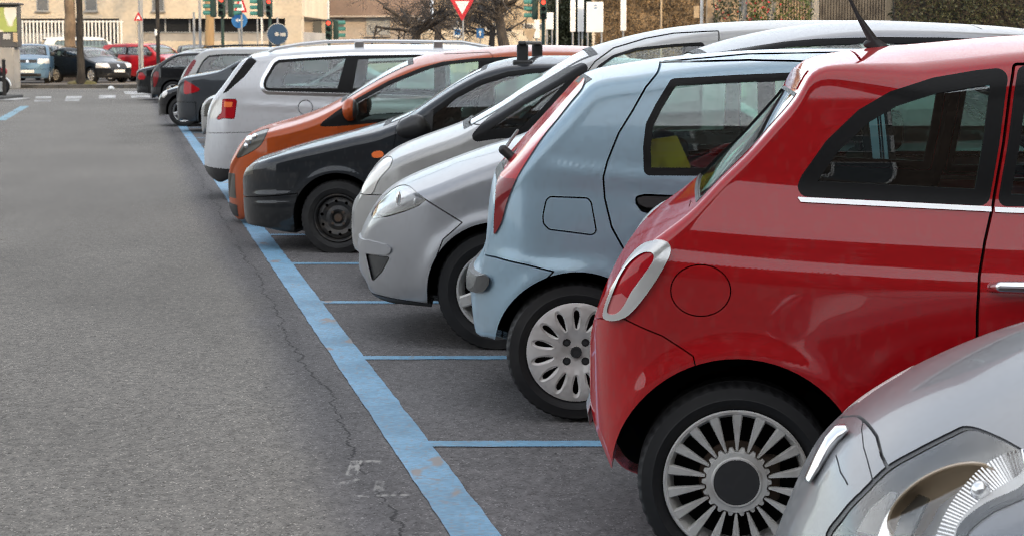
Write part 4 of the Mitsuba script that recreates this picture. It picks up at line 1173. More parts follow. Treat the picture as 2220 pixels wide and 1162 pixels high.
both = cs(on(b, C, [(571, 184), (574, 172), (594, 138), (604, 131), (660, 127), (756, 122), (905, 120), (980, 121)]) + [(0.15, 1.40), (0.45, 1.18), (0.6, 1.02)] + on(b, C, [(758, 203), (650, 200), (582, 198), (574, 194)]), 0.02)
for s in ('near', 'far'):
    car.addm('chrome_surround', car.layer(0.007, -0.01, car.sides(both.offset(0.034, JR, 2, 16) - both.offset(0.004, JR, 2, 16), s)), 'chrome')
    car.addm('window_pillar', car.layer(0.001, -0.02, car.sides((both - w1) - w2, s)), 'black_trim')
car.screen('rear_window', at(486, 200, C), at(546, 126, C), 0.66, 0.60, 'glass_tint', 0.04)
for s in ('near', 'far'):
    car.lamp('tailgate_glass_edge', cs(on(b, C, [(536, 130), (546, 122), (557, 133), (530, 167), (492, 200), (482, 204)]), .004), 'black_trim', s, 0.003, -0.012, cut=False)
lc = cs(on(b, C, [(482, 216), (511, 216), (513, 221), (508, 258), (484, 257), (467, 262), (480, 244)]), 0.012)
wl = cs(on(b, C, [(460, 218), (482, 217), (480, 244), (467, 258), (455, 258)]), 0.008)
am = cs(on(b, C, [(486, 221), (505, 222), (503, 233), (486, 233)]), 0.006)
for s in ('near', 'far'):
    car.lamp('tail_lamp', lc - am, 'red_lens', s, 0.006, -0.03)
    car.lamp('tail_lamp_indicator', am, 'amber_lens', s, 0.008, -0.03, cut=False)
    car.lamp('reversing_lamp', wl, 'clear_lens', s, 0.005, -0.03, cut=False)
flap = cs([(x + .072 * math.cos(t), z + .074 * math.sin(t)) for x, z in [on(b, C, [(662, 234)])[0]] for t in np.linspace(0, 2 * math.pi, 40, endpoint=False)])
car.panel('fuel_flap', flap, 'paint_silver_light', 'near', 0.008)
car.panel('rear_bumper', cs(on(b, C, [(400, 286), (548, 287), (560, 300), (580, 360), (585, 420), (400, 420)])), 'paint_silver_light', 'both', 0.006)
car.lamp('bumper_skirt', cs(on(b, C, [(400, 351), (480, 366), (600, 372), (600, 420), (400, 420)])), 'black_plastic', 'both', 0.003, -0.02, cut=False)
car.groove(on(b, C, [(491, 313), (530, 316)]), 0.008)
car.groove(on(b, C, [(758, 122), (735, 200), (722, 215), (718, 250), (730, 300)]), 0.006)
car.finish('paint_silver_light')
car.cabin(0.6, -0.2, -1.15, 0.58)
for s in (-1, 1):
    p = ats([(586, 114), (600, 108), (654, 99), (705, 94), (778, 92), (1000, 95)], C + .55 * s) + [(-.25, 1.545)]
    car.add('roof_rail', tube([(x, s * 0.58, z + .012) for x, z in p], 0.018, 10), 'satin_chrome', 40)
    for px in (779, 950):
        x, z = at(px, 96, C + .55 * s)
        car.add('rail_foot', rbox(x - .05, x + .05, s * .58 - .02, s * .58 + .02, z - .06, z + .03, 0.012), 'satin_chrome', 30)
car.wheel(wx, 0.31, 'five', 0.02, z=wz)
car.wheel(fx, 0.31, 'five', 0.02, z=wz)

# ---- the far end of the row


def far_car(key, label, D, W, T, end, pm, facing, wheels, dlo, lamps=(), seats=True, left=(0.45, 2.4), lean=0.30, wheel_style='five', belt=0.95, rear=None, **kw):
    """A car far down the row: T px along the visible top from its left tip, then end in metres."""
    C = D + W
    top = ats(T, C) + end
    tip, x1 = top[0], top[-1][0]
    bot = [tip, (tip[0] + 0.03, tip[1] - 0.18), (tip[0] + 0.14, 0.24), (tip[0] + 0.4, 0.2), (x1 - 0.4, 0.2), (x1 - 0.1, 0.28), (x1, top[-1][1])]
    b = Body(top, bot, W, left=left, right=(0.5, 2.4), belt=belt, soft=0.05, lean=lean, curl=0.08, barrel=0.02, tuck=0.05, crown=0.05, edge=0.08, n=96, k=24, sig=0.03)
    car = Car(key, label, b, placed(C), group=ROW)
    ws = [(x, 0.3) for x in wheels]
    car.wells([(x, z, 0.35) for x, z in ws])
    dl = cs((on(b, C, dlo[0]) if dlo[0] else []) + list(dlo[1]), 0.015)
    car.pane('side_window', dl.offset(-0.015, JR, 2, 16), 'glass_tint' if kw.get('dark') else 'glass', frame=0.022, inner=0.01)
    for s in ('near', 'far'):
        for x in kw.get('pillars', ()):
            car.addm('window_pillar', car.layer(-0.001, -0.02, car.sides(dl ^ cs([(x - .05, 0), (x + .05, 0), (x + .02, 3), (x - .08, 3)]), s)), 'black_trim')
        for px, m_ in lamps:
            car.lamp('tail_lamp' if 'red' in m_ else 'headlamp', cs(curve(on(b, C, px), 30, True)), m_, s, 0.008, -0.03, cut=False)
    if rear:
        car.screen(rear[0], at(*rear[1], C), at(*rear[2], C), W - .22, W - .28, 'glass_tint' if kw.get('dark') else 'glass', 0.03)
    if 'bumper' in kw:
        car.panel('bumper', cs([(tip[0] - .3, 0), (tip[0] - .3, kw['bumper']), (tip[0] + .45, kw['bumper']), (tip[0] + .45, 0)]), kw.get('bumper_mat', pm), 'both', 0.01)
    for g in kw.get('grooves', ()):
        car.groove(on(b, C, g), 0.01)
    car.finish(pm)
    if seats:
        c0 = (wheels[0] + wheels[1]) / 2
        car.cabin(c0 + facing * 1.0, c0 + facing * 0.05, c0 - facing * 0.85, 0.55, facing)
    for x, z in ws:
        car.wheel(x, 0.3, wheel_style, 0.02, z=z, material=kw.get('wheel_mat', 'alloy'))
    return car, b


def rail(car, b, pts, C, off, material):
    for s in (-1, 1):
        car.add('roof_rail', tube([(x, s * off, z) for x, z in ats(pts, C)], 0.02, 8), material, 40)


far_car('hatchback', 'pale grey car of which only the nose and headlamp show behind the silver estate', 32.8, 0.83,
        [(440, 268), (440, 240), (446, 222), (455, 211), (470, 205), (495, 199), (540, 188)], [(-3.3, 0.98), (-2.6, 1.38), (-1.8, 1.46), (-1.2, 1.4), (-.9, 0.9), (-.88, .55)], 'paint_silver_warm', -1, (-4.15, -1.75),
        ([], [(-3.1, 1.0), (-2.55, 1.3), (-1.6, 1.34), (-1.25, 1.0)]), [([(443, 250), (446, 226), (458, 215), (476, 212), (472, 222), (456, 250)], 'lamp_dark')], bumper=0.45)
far_car('saloon_car', 'charcoal saloon with a triangular red tail lamp, rear towards the street', 37.5, 0.89,
        [(388, 242), (389, 218), (393, 190), (397, 172), (406, 165), (425, 161), (455, 156), (484, 150), (515, 134), (548, 118), (580, 110), (640, 106)], [(-3.4, 1.49), (-2.9, 1.3), (-2.4, 1.05), (-1.8, .9), (-1.6, .6)], 'paint_charcoal', 1, (-5.35, -2.6),
        ([(498, 152), (528, 134), (560, 120), (640, 115)], [(-3.2, 1.3), (-2.8, 1.0)]), [([(399, 203), (400, 178), (406, 177), (431, 192), (430, 198), (415, 203)], 'red_lens')], rear=('rear_window', (490, 150), (543, 122)), dark=True,
        belt=[(-7, 0.92), (-2, 0.95)], pillars=(-4.0,), bumper=0.55, wheel_mat='alloy')
far_car('hatchback', 'black hatchback with a bright alloy front wheel turned towards the street, beside the charcoal saloon', 40.3, 0.82,
        [(346, 232), (347, 222), (352, 208), (360, 197), (375, 190), (395, 184), (440, 172)], [(-5.2, 0.98), (-4.5, 1.4), (-3.6, 1.47), (-3.0, 1.4), (-2.8, 0.9), (-2.75, .55)], 'paint_black', -1, (-6.42, -3.95),
        ([], [(-5.0, 1.0), (-4.45, 1.3), (-3.4, 1.34), (-3.05, 1.0)]), [([(352, 211), (354, 201), (362, 196), (363, 203), (356, 212)], 'clear_lens')], bumper=0.42, wheel_mat='alloy_bright')
c_, b_ = far_car('estate_car', 'grey estate with roof rails and slim upright red lamps, far down the row', 46.0, 0.88,
        [(394, 205), (394, 190), (397, 172), (408, 150), (424, 131), (440, 113), (458, 106), (520, 103), (600, 103)], [(-4.6, 1.52), (-4.1, 1.3), (-3.4, 1.0), (-2.9, .85), (-2.8, .6)], 'paint_silver_warm', 1, (-6.5, -3.8),
        ([(425, 160), (440, 133), (452, 122), (480, 119), (600, 118)], [(-4.4, 1.33), (-3.95, 1.0)]), [([(397, 172), (402, 157), (418, 132), (425, 134), (416, 150), (404, 168)], 'red_lens_dark')], dark=True, pillars=(-5.6,), bumper=0.5)
rail(c_, b_, [(458, 103), (470, 101), (530, 99), (600, 99)], 46.9, 0.6, 'black_plastic')
far_car('hatchback', 'black hatchback with dark red lamps, second from the far end of the row', 57.0, 0.85,
        [(330, 200), (330, 192), (331, 172), (336, 155), (348, 140), (366, 127), (385, 117), (410, 112), (470, 110)], [(-7.3, 1.46), (-6.8, 1.2), (-6.1, .95), (-5.9, .6)], 'paint_black', 1, (-9.35, -6.9),
        ([(345, 149), (362, 134), (385, 121), (430, 119), (470, 119)], [(-7.2, 1.3), (-6.9, 1.0)]), [([(333, 188), (332, 165), (337, 156), (344, 158), (343, 172), (337, 188)], 'red_lens_dark')], dark=True, pillars=(-8.3,), bumper=0.45, bumper_mat='black_plastic')
far_car('saloon_car', 'black saloon with a stepped boot, last car at the far end of the row', 59.6, 0.85,
        [(299, 190), (299, 180), (300, 162), (304, 150), (322, 145), (341, 141), (362, 131), (385, 118), (405, 110), (440, 106), (490, 105)], [(-7.5, 1.45), (-6.9, 1.05), (-6.4, .9), (-6.2, .6)], 'paint_black', 1, (-10.0, -7.4),
        ([(362, 137), (388, 121), (410, 114), (480, 113)], [(-7.6, 1.3), (-7.2, 1.0)]), [([(300, 172), (301, 160), (308, 158), (315, 166), (312, 173)], 'red_lens')], dark=True, rear=('rear_window', (350, 138), (395, 114)), bumper=0.42, bumper_mat='black_plastic')
# ------------------------------------------------------------------ the nearest nose, bottom right
D, W = 3.66, 0.83
C = D + W
H0 = C + 0.08
tp = at(1700, 1150, H0)
top = ats([(1664, 1340), (1668, 1290), (1676, 1230), (1686, 1185), (1700, 1150), (1720, 1112), (1751, 1049), (1782, 986), (1812, 948), (1843, 922), (1873, 899), (1903, 876), (1941, 853), (2002, 819), (2078, 781), (2154, 747), (2220, 720)], H0)
xe, ze = top[-1]
top += [(xe + .2, ze + .06), (xe + .45, ze + .12), (xe + .62, ze + .2), (xe + .95, ze + .42), (xe + 1.35, ze + .58), (xe + 2.2, ze + .60), (xe + 2.75, ze + .3), (xe + 2.95, ze - .1), (xe + 3.0, ze - .35), (xe + 3.0, ze - .45)]
bot = [top[0], (top[0][0] + .02, 0.3), (top[0][0] + .12, 0.22), (0.95, 0.2), (xe + 2.6, 0.2), (xe + 2.95, 0.3), (xe + 3.0, ze - .45)]
wx, wz = 1.36, 0.29
b = Body(top, bot, W, left=(0.62, 2.2), right=(0.5, 2.4), belt=0.80, soft=0.06, lean=0.36, curl=0.2, barrel=0.02, tuck=0.04, flares=[(wx, wz, 0.36, 0.02)], crown=[(0.5, 0.04), (0.7, 0.12), (1.2, 0.15), (2, 0.12), (3, 0.05)], edge=[(0.5, 0.05), (0.8, 0.10), (1.3, 0.14), (2, 0.1)], n=190, k=50, sig=0.03)
car = Car('hatchback', 'silver car of which only the rounded nose and big clear headlamp show, bottom right', b, placed(C), group=ROW)
car.wells([(wx, wz, 0.355), (wx + 2.45, wz, 0.355)])
E = D + .12
hl = cs(curve(on(b, C, [(1800, 1190), (1830, 1120), (1873, 1072), (1926, 1020), (2002, 976), (2078, 938), (2103, 931), (2135, 938), (2192, 964), (2240, 1000), (2240, 1062), (2154, 1106), (2097, 1152), (2060, 1215), (1900, 1260)]), 90, True))
car.lamp('headlamp', hl ^ cs([(0.82, 0), (0.82, 2), (2, 2), (2, 0)]), 'clear_lens', 'far', 0.002, -0.02, cut=False)
for s in ('near',):
    car.shell = car.shell - car.sides(hl.offset(0.004, JR, 2, 12), s)
    car.addm('headlamp_lens', b.at(0.002) ^ car.sides(hl, s), 'glass_clear', 'out')
    car.addm('headlamp_seal', car.layer(-0.003, -0.016, car.sides(hl.offset(0.0035, JR, 2, 12) - hl.offset(-0.002, JR, 2, 12), s)), 'black_plastic')
    car.addm('headlamp_housing', car.layer(-0.0165, -0.09, car.sides(hl.offset(0.0035, JR, 2, 12) - hl.offset(-0.002, JR, 2, 12), s)), 'lamp_pale')
    car.addm('headlamp_reflector', car.layer(-0.075, -0.09, car.sides(hl.offset(0.008, JR, 2, 12), s)), 'lamp_pale', None)
    # ribbed bezels, bowl, divider and bulbs behind the lens

    def inside(pts, depth):
        p = on3(b, C, pts)
        return p + np.array([.35, .85, -.25]) * depth
    for pts, w_, nm, mt in (([(2232, 1000), (2185, 1012), (2140, 1040), (2100, 1085), (2070, 1135), (2050, 1190)], 0.030, 'headlamp_ribs', 'chrome'), ([(1968, 1075), (1945, 1100), (1925, 1130), (1912, 1165)], 0.014, 'headlamp_ribs', 'chrome')):
        q = inside(curve(pts, 44), 0.035)
        ribs = []
        for i_ in range(len(q)):
            t_ = q[min(i_ + 1, len(q) - 1)] - q[max(i_ - 1, 0)]
            t_ /= np.linalg.norm(t_)
            n_ = np.cross(t_, [.35, .85, -.25])
            n_ /= np.linalg.norm(n_)
            c0 = q[i_]
            ribs.append(m3.Manifold.hull_points(np.array([c0 + t_ * a_ * 0.0017 + n_ * k_ * w_ + np.array([.35, .85, -.25]) * d_ * 0.006 for a_ in (-1, 1) for k_ in (-1, 1) for d_ in (-1, 1)])))
        tag(car.add(nm, m3.Manifold.compose(ribs), mt, False), kind='stuff')
    p0 = inside([(2035, 1085)], 0.045)[0]
    bowl = (m3.Manifold.sphere(1, 64) - m3.Manifold.sphere(.95, 64)) - m3.Manifold.cube([3, 3, 3], True).translate([0, -1.55, 0])
    bowl = bowl.scale([0.125, 0.06, 0.062]).rotate([0, -34, 0]).rotate([8, 0, -18]).translate(list(p0))
    car.add('headlamp_bowl', bowl, 'lamp_bronze', 30)
    car.add('headlamp_bulb', m3.Manifold.sphere(.02, 24).translate(list(inside([(2120, 1060)], 0.03)[0])), 'chrome', 40)
    fin = np.vstack([inside([(1930, 1175), (1952, 1110), (1990, 1070), (2010, 1078), (1985, 1110), (1965, 1175)], d_) for d_ in (0.012, 0.04)])
    car.add('headlamp_divider', m3.Manifold.hull_points(fin), 'lamp_dark', False)
    shelf = np.vstack([inside([(1850, 1150), (1880, 1100), (1925, 1062), (1940, 1066), (1915, 1105), (1905, 1160)], d_) for d_ in (0.03, 0.05)])
    car.add('headlamp_shelf', m3.Manifold.hull_points(shelf), 'lamp_grey', False)
# bonnet with its seam across the nose, panel joints, chrome wing on the grille
seam = on3(b, C, [(1941, 858), (1918, 872), (1907, 891), (1901, 915), (1901, 945), (1911, 986), (1927, 1020)])
edge = on3(b, C, [(1960, 1000), (2002, 974), (2078, 936), (2103, 929), (2135, 936), (2192, 962), (2216, 980)])
half_ = [(x, y) for x, y, z in seam if y < -.05] + [(x, y) for x, y, z in edge]
half_ += [(half_[-1][0] + .15, -.72), (2.3, -.66)]
poly = half_ + [(x, -y) for x, y in half_[::-1]]
car.plan_panel('bonnet', cs(poly), 'paint_silver_grey', 0.006)
for pts in ([(1873, 899), (1868, 930), (1872, 968), (1884, 1010), (1893, 1045)], [(1812, 985), (1822, 1022), (1838, 1050)]):
    q = on3(b, C, pts)
    car.shell = car.shell - (prism_z(stroke(q[:, :2], 0.0022), 0.3, 1.2) ^ (b.at(0.01) - b.at(-0.012)))
q = on3(b, C, [(1838, 936), (1820, 950), (1800, 976), (1780, 1010), (1760, 1044)])
q = q + np.array([-.008, 0, .008])
car.add('grille_wing', m3.Manifold.batch_boolean([m3.Manifold.batch_hull([m3.Manifold.sphere(1, 14).scale([.008, .03, r_]).translate(list(u)), m3.Manifold.sphere(1, 14).scale([.008, .03, r2_]).translate(list(v))]) for u, v, r_, r2_ in zip(q, q[1:], (.010, .022, .026, .022), (.022, .026, .022, .008))], m3.OpType.Add), 'chrome', 40)
car.screen('windscreen', (xe + .66, ze + .24), (xe + 1.25, ze + .55), 0.62, 0.52, 'glass', 0.03)
dl = cs([(xe + .75, ze + .12), (xe + 1.3, ze + .44), (xe + 2.3, ze + .46), (xe + 2.6, ze + .16)], 0.03)
car.pane('side_window', dl, 'glass', frame=0.02, inner=0.01)
car.finish('paint_silver_grey')
car.wheel(wx, 0.29, 'seven', 0.02, z=wz)
car.wheel(wx + 2.45, 0.29, 'seven', 0.02, z=wz)
# ------------------------------------------------------------------ the place round the car park


def wall_mat(name, a, b, rough=0.85, sc=1.0):
    mat(name, mikit.proc(lambda p, n, uv: mix(a, b, smoothstep(0.3, 0.75, fbm(p.x * sc, p.y * sc, p.z * sc * 0.6, 4))) * (0.92 + 0.16 * noise(p.x * 9, p.y * 9, p.z * 9))), rough, 0.25)


wall_mat('cream_render', (0.55, 0.48, 0.38), (0.48, 0.415, 0.325))
wall_mat('grey_render', (0.34, 0.33, 0.32), (0.28, 0.27, 0.26))
wall_mat('pink_render', (0.44, 0.385, 0.345), (0.39, 0.345, 0.31))
wall_mat('brown_render', (0.235, 0.175, 0.15), (0.20, 0.15, 0.13))
wall_mat('dark_brick', (0.13, 0.095, 0.075), (0.10, 0.075, 0.06))
wall_mat('ochre_render', (0.46, 0.36, 0.24), (0.38, 0.30, 0.21))
wall_mat('concrete', (0.30, 0.29, 0.275), (0.22, 0.215, 0.205), 0.9, 2)
wall_mat('kerb_stone', (0.085, 0.082, 0.078), (0.05, 0.05, 0.048), 0.9, 2)
wall_mat('paving', (0.13, 0.12, 0.11), (0.09, 0.085, 0.08), 0.9, 1)
wall_mat('bark_brown', (0.22, 0.165, 0.115), (0.12, 0.09, 0.065), 0.95, 5)
wall_mat('bark_dark', (0.028, 0.025, 0.023), (0.05, 0.045, 0.04), 0.95, 5)
wall_mat('bark_grey', (0.075, 0.066, 0.06), (0.045, 0.04, 0.038), 0.95, 5)
wall_mat('earth', (0.09, 0.085, 0.035), (0.12, 0.10, 0.06), 0.95, 6)
wall_mat('stone_wall', (0.36, 0.27, 0.18), (0.22, 0.165, 0.115), 0.95, 5)
mat('window_dark', (0.012, 0.013, 0.015), 0.12, 0.6)
mat('window_grey', (0.12, 0.125, 0.13), 0.3, 0.5)
mat('white_metal', (0.66, 0.66, 0.64), 0.45)
mat('grey_metal', (0.30, 0.31, 0.32), 0.45, 0.5, 0.3)
mat('green_metal', (0.010, 0.035, 0.030), 0.4)
mat('green_visor', (0.04, 0.17, 0.15), 0.4)
mat('wood_pole', (0.34, 0.23, 0.12), 0.85)
mat('sign_blue', (0.03, 0.16, 0.42), 0.4)
mat('sign_navy', (0.022, 0.055, 0.11), 0.4)
mat('sign_red', (0.45, 0.02, 0.03), 0.4)
mat('sign_white', (0.74, 0.74, 0.73), 0.45)
mat('sign_grey', (0.40, 0.40, 0.39), 0.5)
mat('board_white', (0.80, 0.80, 0.78), 0.5)
mat('poster_print', mikit.proc(lambda p, n, uv: mix(mix((0.62, 0.60, 0.55), (0.30, 0.36, 0.10), smoothstep(0.45, 0.55, noise(p.x * 2.3, p.z * 2.1, 3))), (0.25, 0.25, 0.26), smoothstep(0.03, -0.03, dr.abs(p.z - 2.5 - (p.x + 16.9) * 0.9) - 0.12))), 0.5)
scene['lamp_red_lit'] = {'type': 'twosided', 'b': {'type': 'diffuse', 'reflectance': {'type': 'rgb', 'value': [0.5, 0.03, 0.02]}}}
mat('leaf_dark', mikit.proc(lambda p, n, uv: mix((0.030, 0.042, 0.022), (0.07, 0.072, 0.035), noise(p.x * 6, p.y * 6, p.z * 6))), 0.55, 0.4)
mat('leaf_tan', mikit.proc(lambda p, n, uv: mix((0.24, 0.17, 0.10), (0.14, 0.10, 0.06), noise(p.x * 6, p.y * 6, p.z * 6))), 0.8, 0.2)
mat('leaf_green', mikit.proc(lambda p, n, uv: mix((0.05, 0.085, 0.025), (0.12, 0.13, 0.045), noise(p.x * 8, p.y * 8, p.z * 8))), 0.6, 0.3)
mat('rose_red', (0.42, 0.03, 0.04), 0.6)


def put_stuff(*a):
    return tag(put(*a), kind='stuff')


def lay(key, x0, x1, y0, y1, z0, z1, material, label=None, kind=None, r=0.0):
    k = put(key, tm(rbox(x0, x1, y0, y1, z0, z1, r) if r else box(x0, x1, y0, y1, z0, z1)), material, 30 if r else False)
    tag(k, label, kind=kind)
    return k


# far side of the cross street: kerb and raised pavement
FY = 76.6
tag(put('pavement', tm(box(-70, 90, FY + 0.3, 135, -0.3, 0.13)), 'paving'), 'raised far pavement where cars stand in front of the buildings', kind='structure')
kb = tag(put('kerb', tm(box(-70, 90, FY + 0.02, FY + 0.29, -0.3, 0.128)), 'liner'), 'long grey stone kerb along the far pavement', kind='structure')
stone = mikit.ply(tm(rbox(0, 1.19, 0, 0.30, -0.2, 0.14, 0.02)), 'kerb_stone', smooth=30)
for i_ in range(-18, 34):
    scene[numbered('kerb__stone')] = {**stone, 'to_world': T4().translate([i_ * 1.2, FY + rng.uniform(-.008, .008), rng.uniform(-.006, .006)])}
# worn zebra crossing
for pts in ([(78, 210), (112, 210), (110, 214), (76, 214)], [(75, 217), (111, 217), (109, 221), (74, 221)], [(145, 209), (178, 209), (176, 214), (142, 214)], [(142, 215), (174, 215), (171, 220), (140, 220)], [(215, 207), (251, 207), (250, 214), (214, 214)], [(283, 207), (324, 207), (326, 213), (285, 213)], [(268, 199), (318, 199), (322, 205), (272, 205)]):
    q = [ground_at(*p, 0.004) for p in pts]
    k = put('crossing_bar', (np.array([[x, y, 0.004] for x, y in q]), np.array([[0, 1, 2, 3]])), 'white_line_paint')
    tag(k, 'worn white bar of the crossing at the far end of the street', kind='structure', group='crossing bars')
k = strip('left_bay_line', [ground_at(0, 262), ground_at(54, 231)], 0.22, 'old_blue_paint', 0.004)
tag(k, 'faded blue line at the left edge of the street', kind='structure')

# ---- cream building with the railed court


def facade_grid(key, x0, x1, y, z0, nx_, nz_, w, h, dz, frame='white_metal', pane='window_grey'):
    dx = (x1 - x0) / nx_
    fr = tm(box(-w / 2 - .06, w / 2 + .06, -0.05, 0.1, -.06, h + .06) - box(-w / 2, w / 2, -1, 1, 0, h) + box(-.03, .03, -0.03, 0.08, 0, h))
    pn = tm(box(-w / 2, w / 2, 0.02, 0.05, 0, h))
    f_, p_ = mikit.ply(fr, frame), mikit.ply(pn, pane)
    for r_ in range(nz_):
        for c_ in range(nx_):
            k = numbered(f'{key}__window')
            m_ = T4().translate([x0 + dx * (c_ + .5), y, z0 + dz * r_])
            scene[k] = {**f_, 'to_world': m_}
            scene[numbered(k + '__pane')] = {**p_, 'to_world': m_}


def px(x, Y):
    return at(x, 100, Y)[0]


BY = 101.0
k = numbered('building')
tag(k, 'cream rendered building with a dark ribbon of windows and cream piers', 'building')
X0, X1 = px(-260, BY), px(655, BY)
zz = lambda y: at(600, y, BY)[1]
put(k + '__wall', tm(box(X0, X1, BY, BY + 14, zz(36), 6.9)), 'cream_render')
put(k + '__wall', tm(box(px(300, BY), X1, BY + 0.4, BY + 14, 0.1, zz(70))), 'grey_render')
put(k + '__wall', tm(box(px(300, BY), X1, BY + 0.02, BY + .38, 0.1, zz(90))), 'cream_render', label='sunlit pale base of the building')
put(k + '__pier', tm(box(px(262, BY), px(300, BY), BY - 0.3, BY + 1, 0.1, zz(34))), 'cream_render')
put(k + '__pier', tm(box(px(620, BY), px(655, BY), BY - 0.3, BY + 1, 0.1, zz(34))), 'cream_render')
put(k + '__ledge', tm(box(X0, X1 + .1, BY - 0.25, BY - 0.003, zz(36) - .12, zz(36) + .06)), 'cream_render')
put(k + '__back_wall', tm(box(X0, px(300, BY), BY + 5, BY + 5.3, 0.1, zz(36) + .2)), 'grey_render')
for i_ in range(6):
    a_, b_ = px(302 + i_ * 53, BY), px(302 + (i_ + 1) * 53, BY)
    w_ = numbered(k + '__window')
    put(w_, tm(box(a_, a_ + .08, BY + .30, BY + .42, zz(70), zz(36)) + box(a_, b_, BY + .30, BY + .42, zz(71.5), zz(70))), 'grey_metal')
    put(w_ + '__pane', tm(box(a_ + .08, b_, BY + .36, BY + .40, zz(70), zz(36))), 'window_dark')
for xw_ in (95, 200, 345, 490, 575):
    w_ = numbered(k + '__window')
    put(w_, tm(box(px(xw_ - 13, BY), px(xw_ + 13, BY), BY - .06, BY - .004, zz(25), 5.2)), 'grey_metal')
    put(w_ + '__sill', tm(box(px(xw_ - 16, BY), px(xw_ + 16, BY), BY - .2, BY - .004, zz(28), zz(25) - .003)), 'concrete')
    put(w_ + '__pane', tm(box(px(xw_ - 11, BY), px(xw_ + 11, BY), BY - .08, BY - .062, zz(23), 5.1)), 'window_grey')
facade_grid(k, X0 + 1, X1 - 1, BY - .12, 5.4, 8, 1, 1.5, 1.0, 3.6)
# railings across the court
RY = 92.0
g = numbered('railing')
tag(g, 'tall white bar railings closing the court left of the dark tree trunk', 'railing')
bar = mikit.ply(tm(box(-.035, .035, -.02, .02, 0, at(0, 45, RY)[1] - .13)), 'white_metal')
xa, xb_ = px(38, RY), px(268, RY)
n_ = int((xb_ - xa) / 0.158)
for i_ in range(n_):
    scene[numbered(g + '__bar')] = {**bar, 'to_world': T4().translate([xa + (i_ + .5) * (xb_ - xa) / n_, RY, 0.13])}
for z_ in (0.4, 1.55, at(0, 48, RY)[1]):
    put(g + '__rail', tm(box(xa, xb_, RY + .021, RY + .06, z_ - .03, z_ + .03)), 'white_metal')
put(g + '__panel', tm(box(xa, px(140, RY), RY + .065, RY + .08, 0.25, at(0, 73, RY)[1])), 'grey_metal', label='pale sheet behind the lower half of the railings')

# ---- pink building beyond
PY = 118.0
k = numbered('building')
tag(k, 'pink building with a red brown upper storey and shuttered windows, right of the cream building', 'building')
zp = lambda y: at(800, y, PY)[1]
put(k + '__wall', tm(box(px(640, PY), px(905, PY), PY, PY + 12, 0.1, zp(37))), 'pink_render')
put(k + '__upper_wall', tm(box(px(630, PY), px(915, PY), PY - .5, PY + 12, zp(37) + .003, 6.4)), 'brown_render')
put(k + '__ledge', tm(box(px(630, PY), px(915, PY), PY - .62, PY - .503, zp(38.5), zp(35))), 'pink_render')
for a_, b_, y0, y1, mt in ((679, 698, 39, 77, 'window_grey'), (795, 846, 38, 77, 'grey_metal'), (728, 746, 40, 60, 'window_grey')):
    w_ = numbered(k + '__window')
    put(w_, tm(box(px(a_ - 2, PY), px(b_ + 2, PY), PY - .08, PY - .003, zp(y1 + 2), zp(y0 - 1.5))), 'pink_render')
    put(w_ + '__pane', tm(box(px(a_, PY), px(b_, PY), PY - .11, PY - .083, zp(y1), zp(y0))), mt)
    put(w_ + '__sill', tm(box(px(a_ - 3, PY), px(b_ + 3, PY), PY - .2, PY - .083, zp(y1 + 4), zp(y1 + 2) - .002)), 'concrete')
put(k + '__shutter', tm(box(px(834, PY), px(846, PY), PY - .15, PY - .113, zp(77), zp(38))), 'grey_metal')
lay('garden_wall', px(905, PY), px(1300, PY), PY - 6, PY - 5.7, 0.1, at(1000, 66, PY - 6)[1], 'cream_render')
tag('garden_wall', 'low sunlit cream wall behind the dark pollarded trees', 'wall')
used.add('garden_wall')
k = numbered('building')
tag(k, 'ochre house behind the trees at the centre of the far side', 'building')
put(k + '__wall', tm(box(px(940, 140), px(1290, 140), 140, 150, 0.1, 8)), 'ochre_render')
facade_grid(k, px(950, 140), px(1280, 140), 139.95, 1.4, 4, 2, 1.2, 1.6, 3.2)
put(k + '__roof', tm(box(px(935, 140), px(1295, 140), 139.4, 150.5, 8.003, 8.3)), 'brown_render')

# ---- trees


def limb(pts, rad, n=8):
    """A tapering tube as one ring mesh."""
    p = np.array(pts, float)
    t = np.gradient(p, axis=0)
    t /= np.linalg.norm(t, axis=1, keepdims=True) + 1e-9
    a = np.cross(t, [0.31, 0.17, 0.93])
    a /= np.linalg.norm(a, axis=1, keepdims=True) + 1e-9
    b = np.cross(t, a)
    an = np.arange(n) * 2 * math.pi / n
    V = (p[:, None] + (a[:, None] * np.cos(an)[None, :, None] + b[:, None] * np.sin(an)[None, :, None]) * np.array(rad)[:, None, None]).reshape(-1, 3)
    i, j = np.meshgrid(np.arange(len(p) - 1), np.arange(n), indexing='ij')
    q = np.stack([i * n + j, (i + 1) * n + j, (i + 1) * n + (j + 1) % n, i * n + (j + 1) % n], -1).reshape(-1, 4)
    return trimesh.Trimesh(V, np.vstack([q[:, [0, 1, 2]], q[:, [0, 2, 3]]]), process=False)


def grow(base, direction, length, r, depth, R, out, spread=0.6, up=0.2, kids=(3, 5), shrink=0.62, seg=5):
    d = np.array(direction, float)
    d /= np.linalg.norm(d)
    p, pts = np.array(base, float), [np.array(base, float)]
    for s in range(seg):
        d = d + R.normal(0, 0.16, 3) + [0, 0, up * 0.15]
        d /= np.linalg.norm(d)
        p = p + d * length / seg
        pts.append(p)
    out.append((depth, limb(pts, np.linspace(r, r * 0.6, seg + 1), 8 if depth > 2 else 5 if depth > 0 else 3)))
    if depth == 0:
        return
    for q in range(R.integers(*kids)):
        i = R.integers(1, seg + 1)
        e = d + R.normal(0, spread, 3)
        e[2] += up
        grow(pts[min(i, seg)], e, length * shrink * R.uniform(0.75, 1.2), r * 0.47, depth - 1, R, out, spread, up, kids, shrink, 5 if depth > 3 else 3)


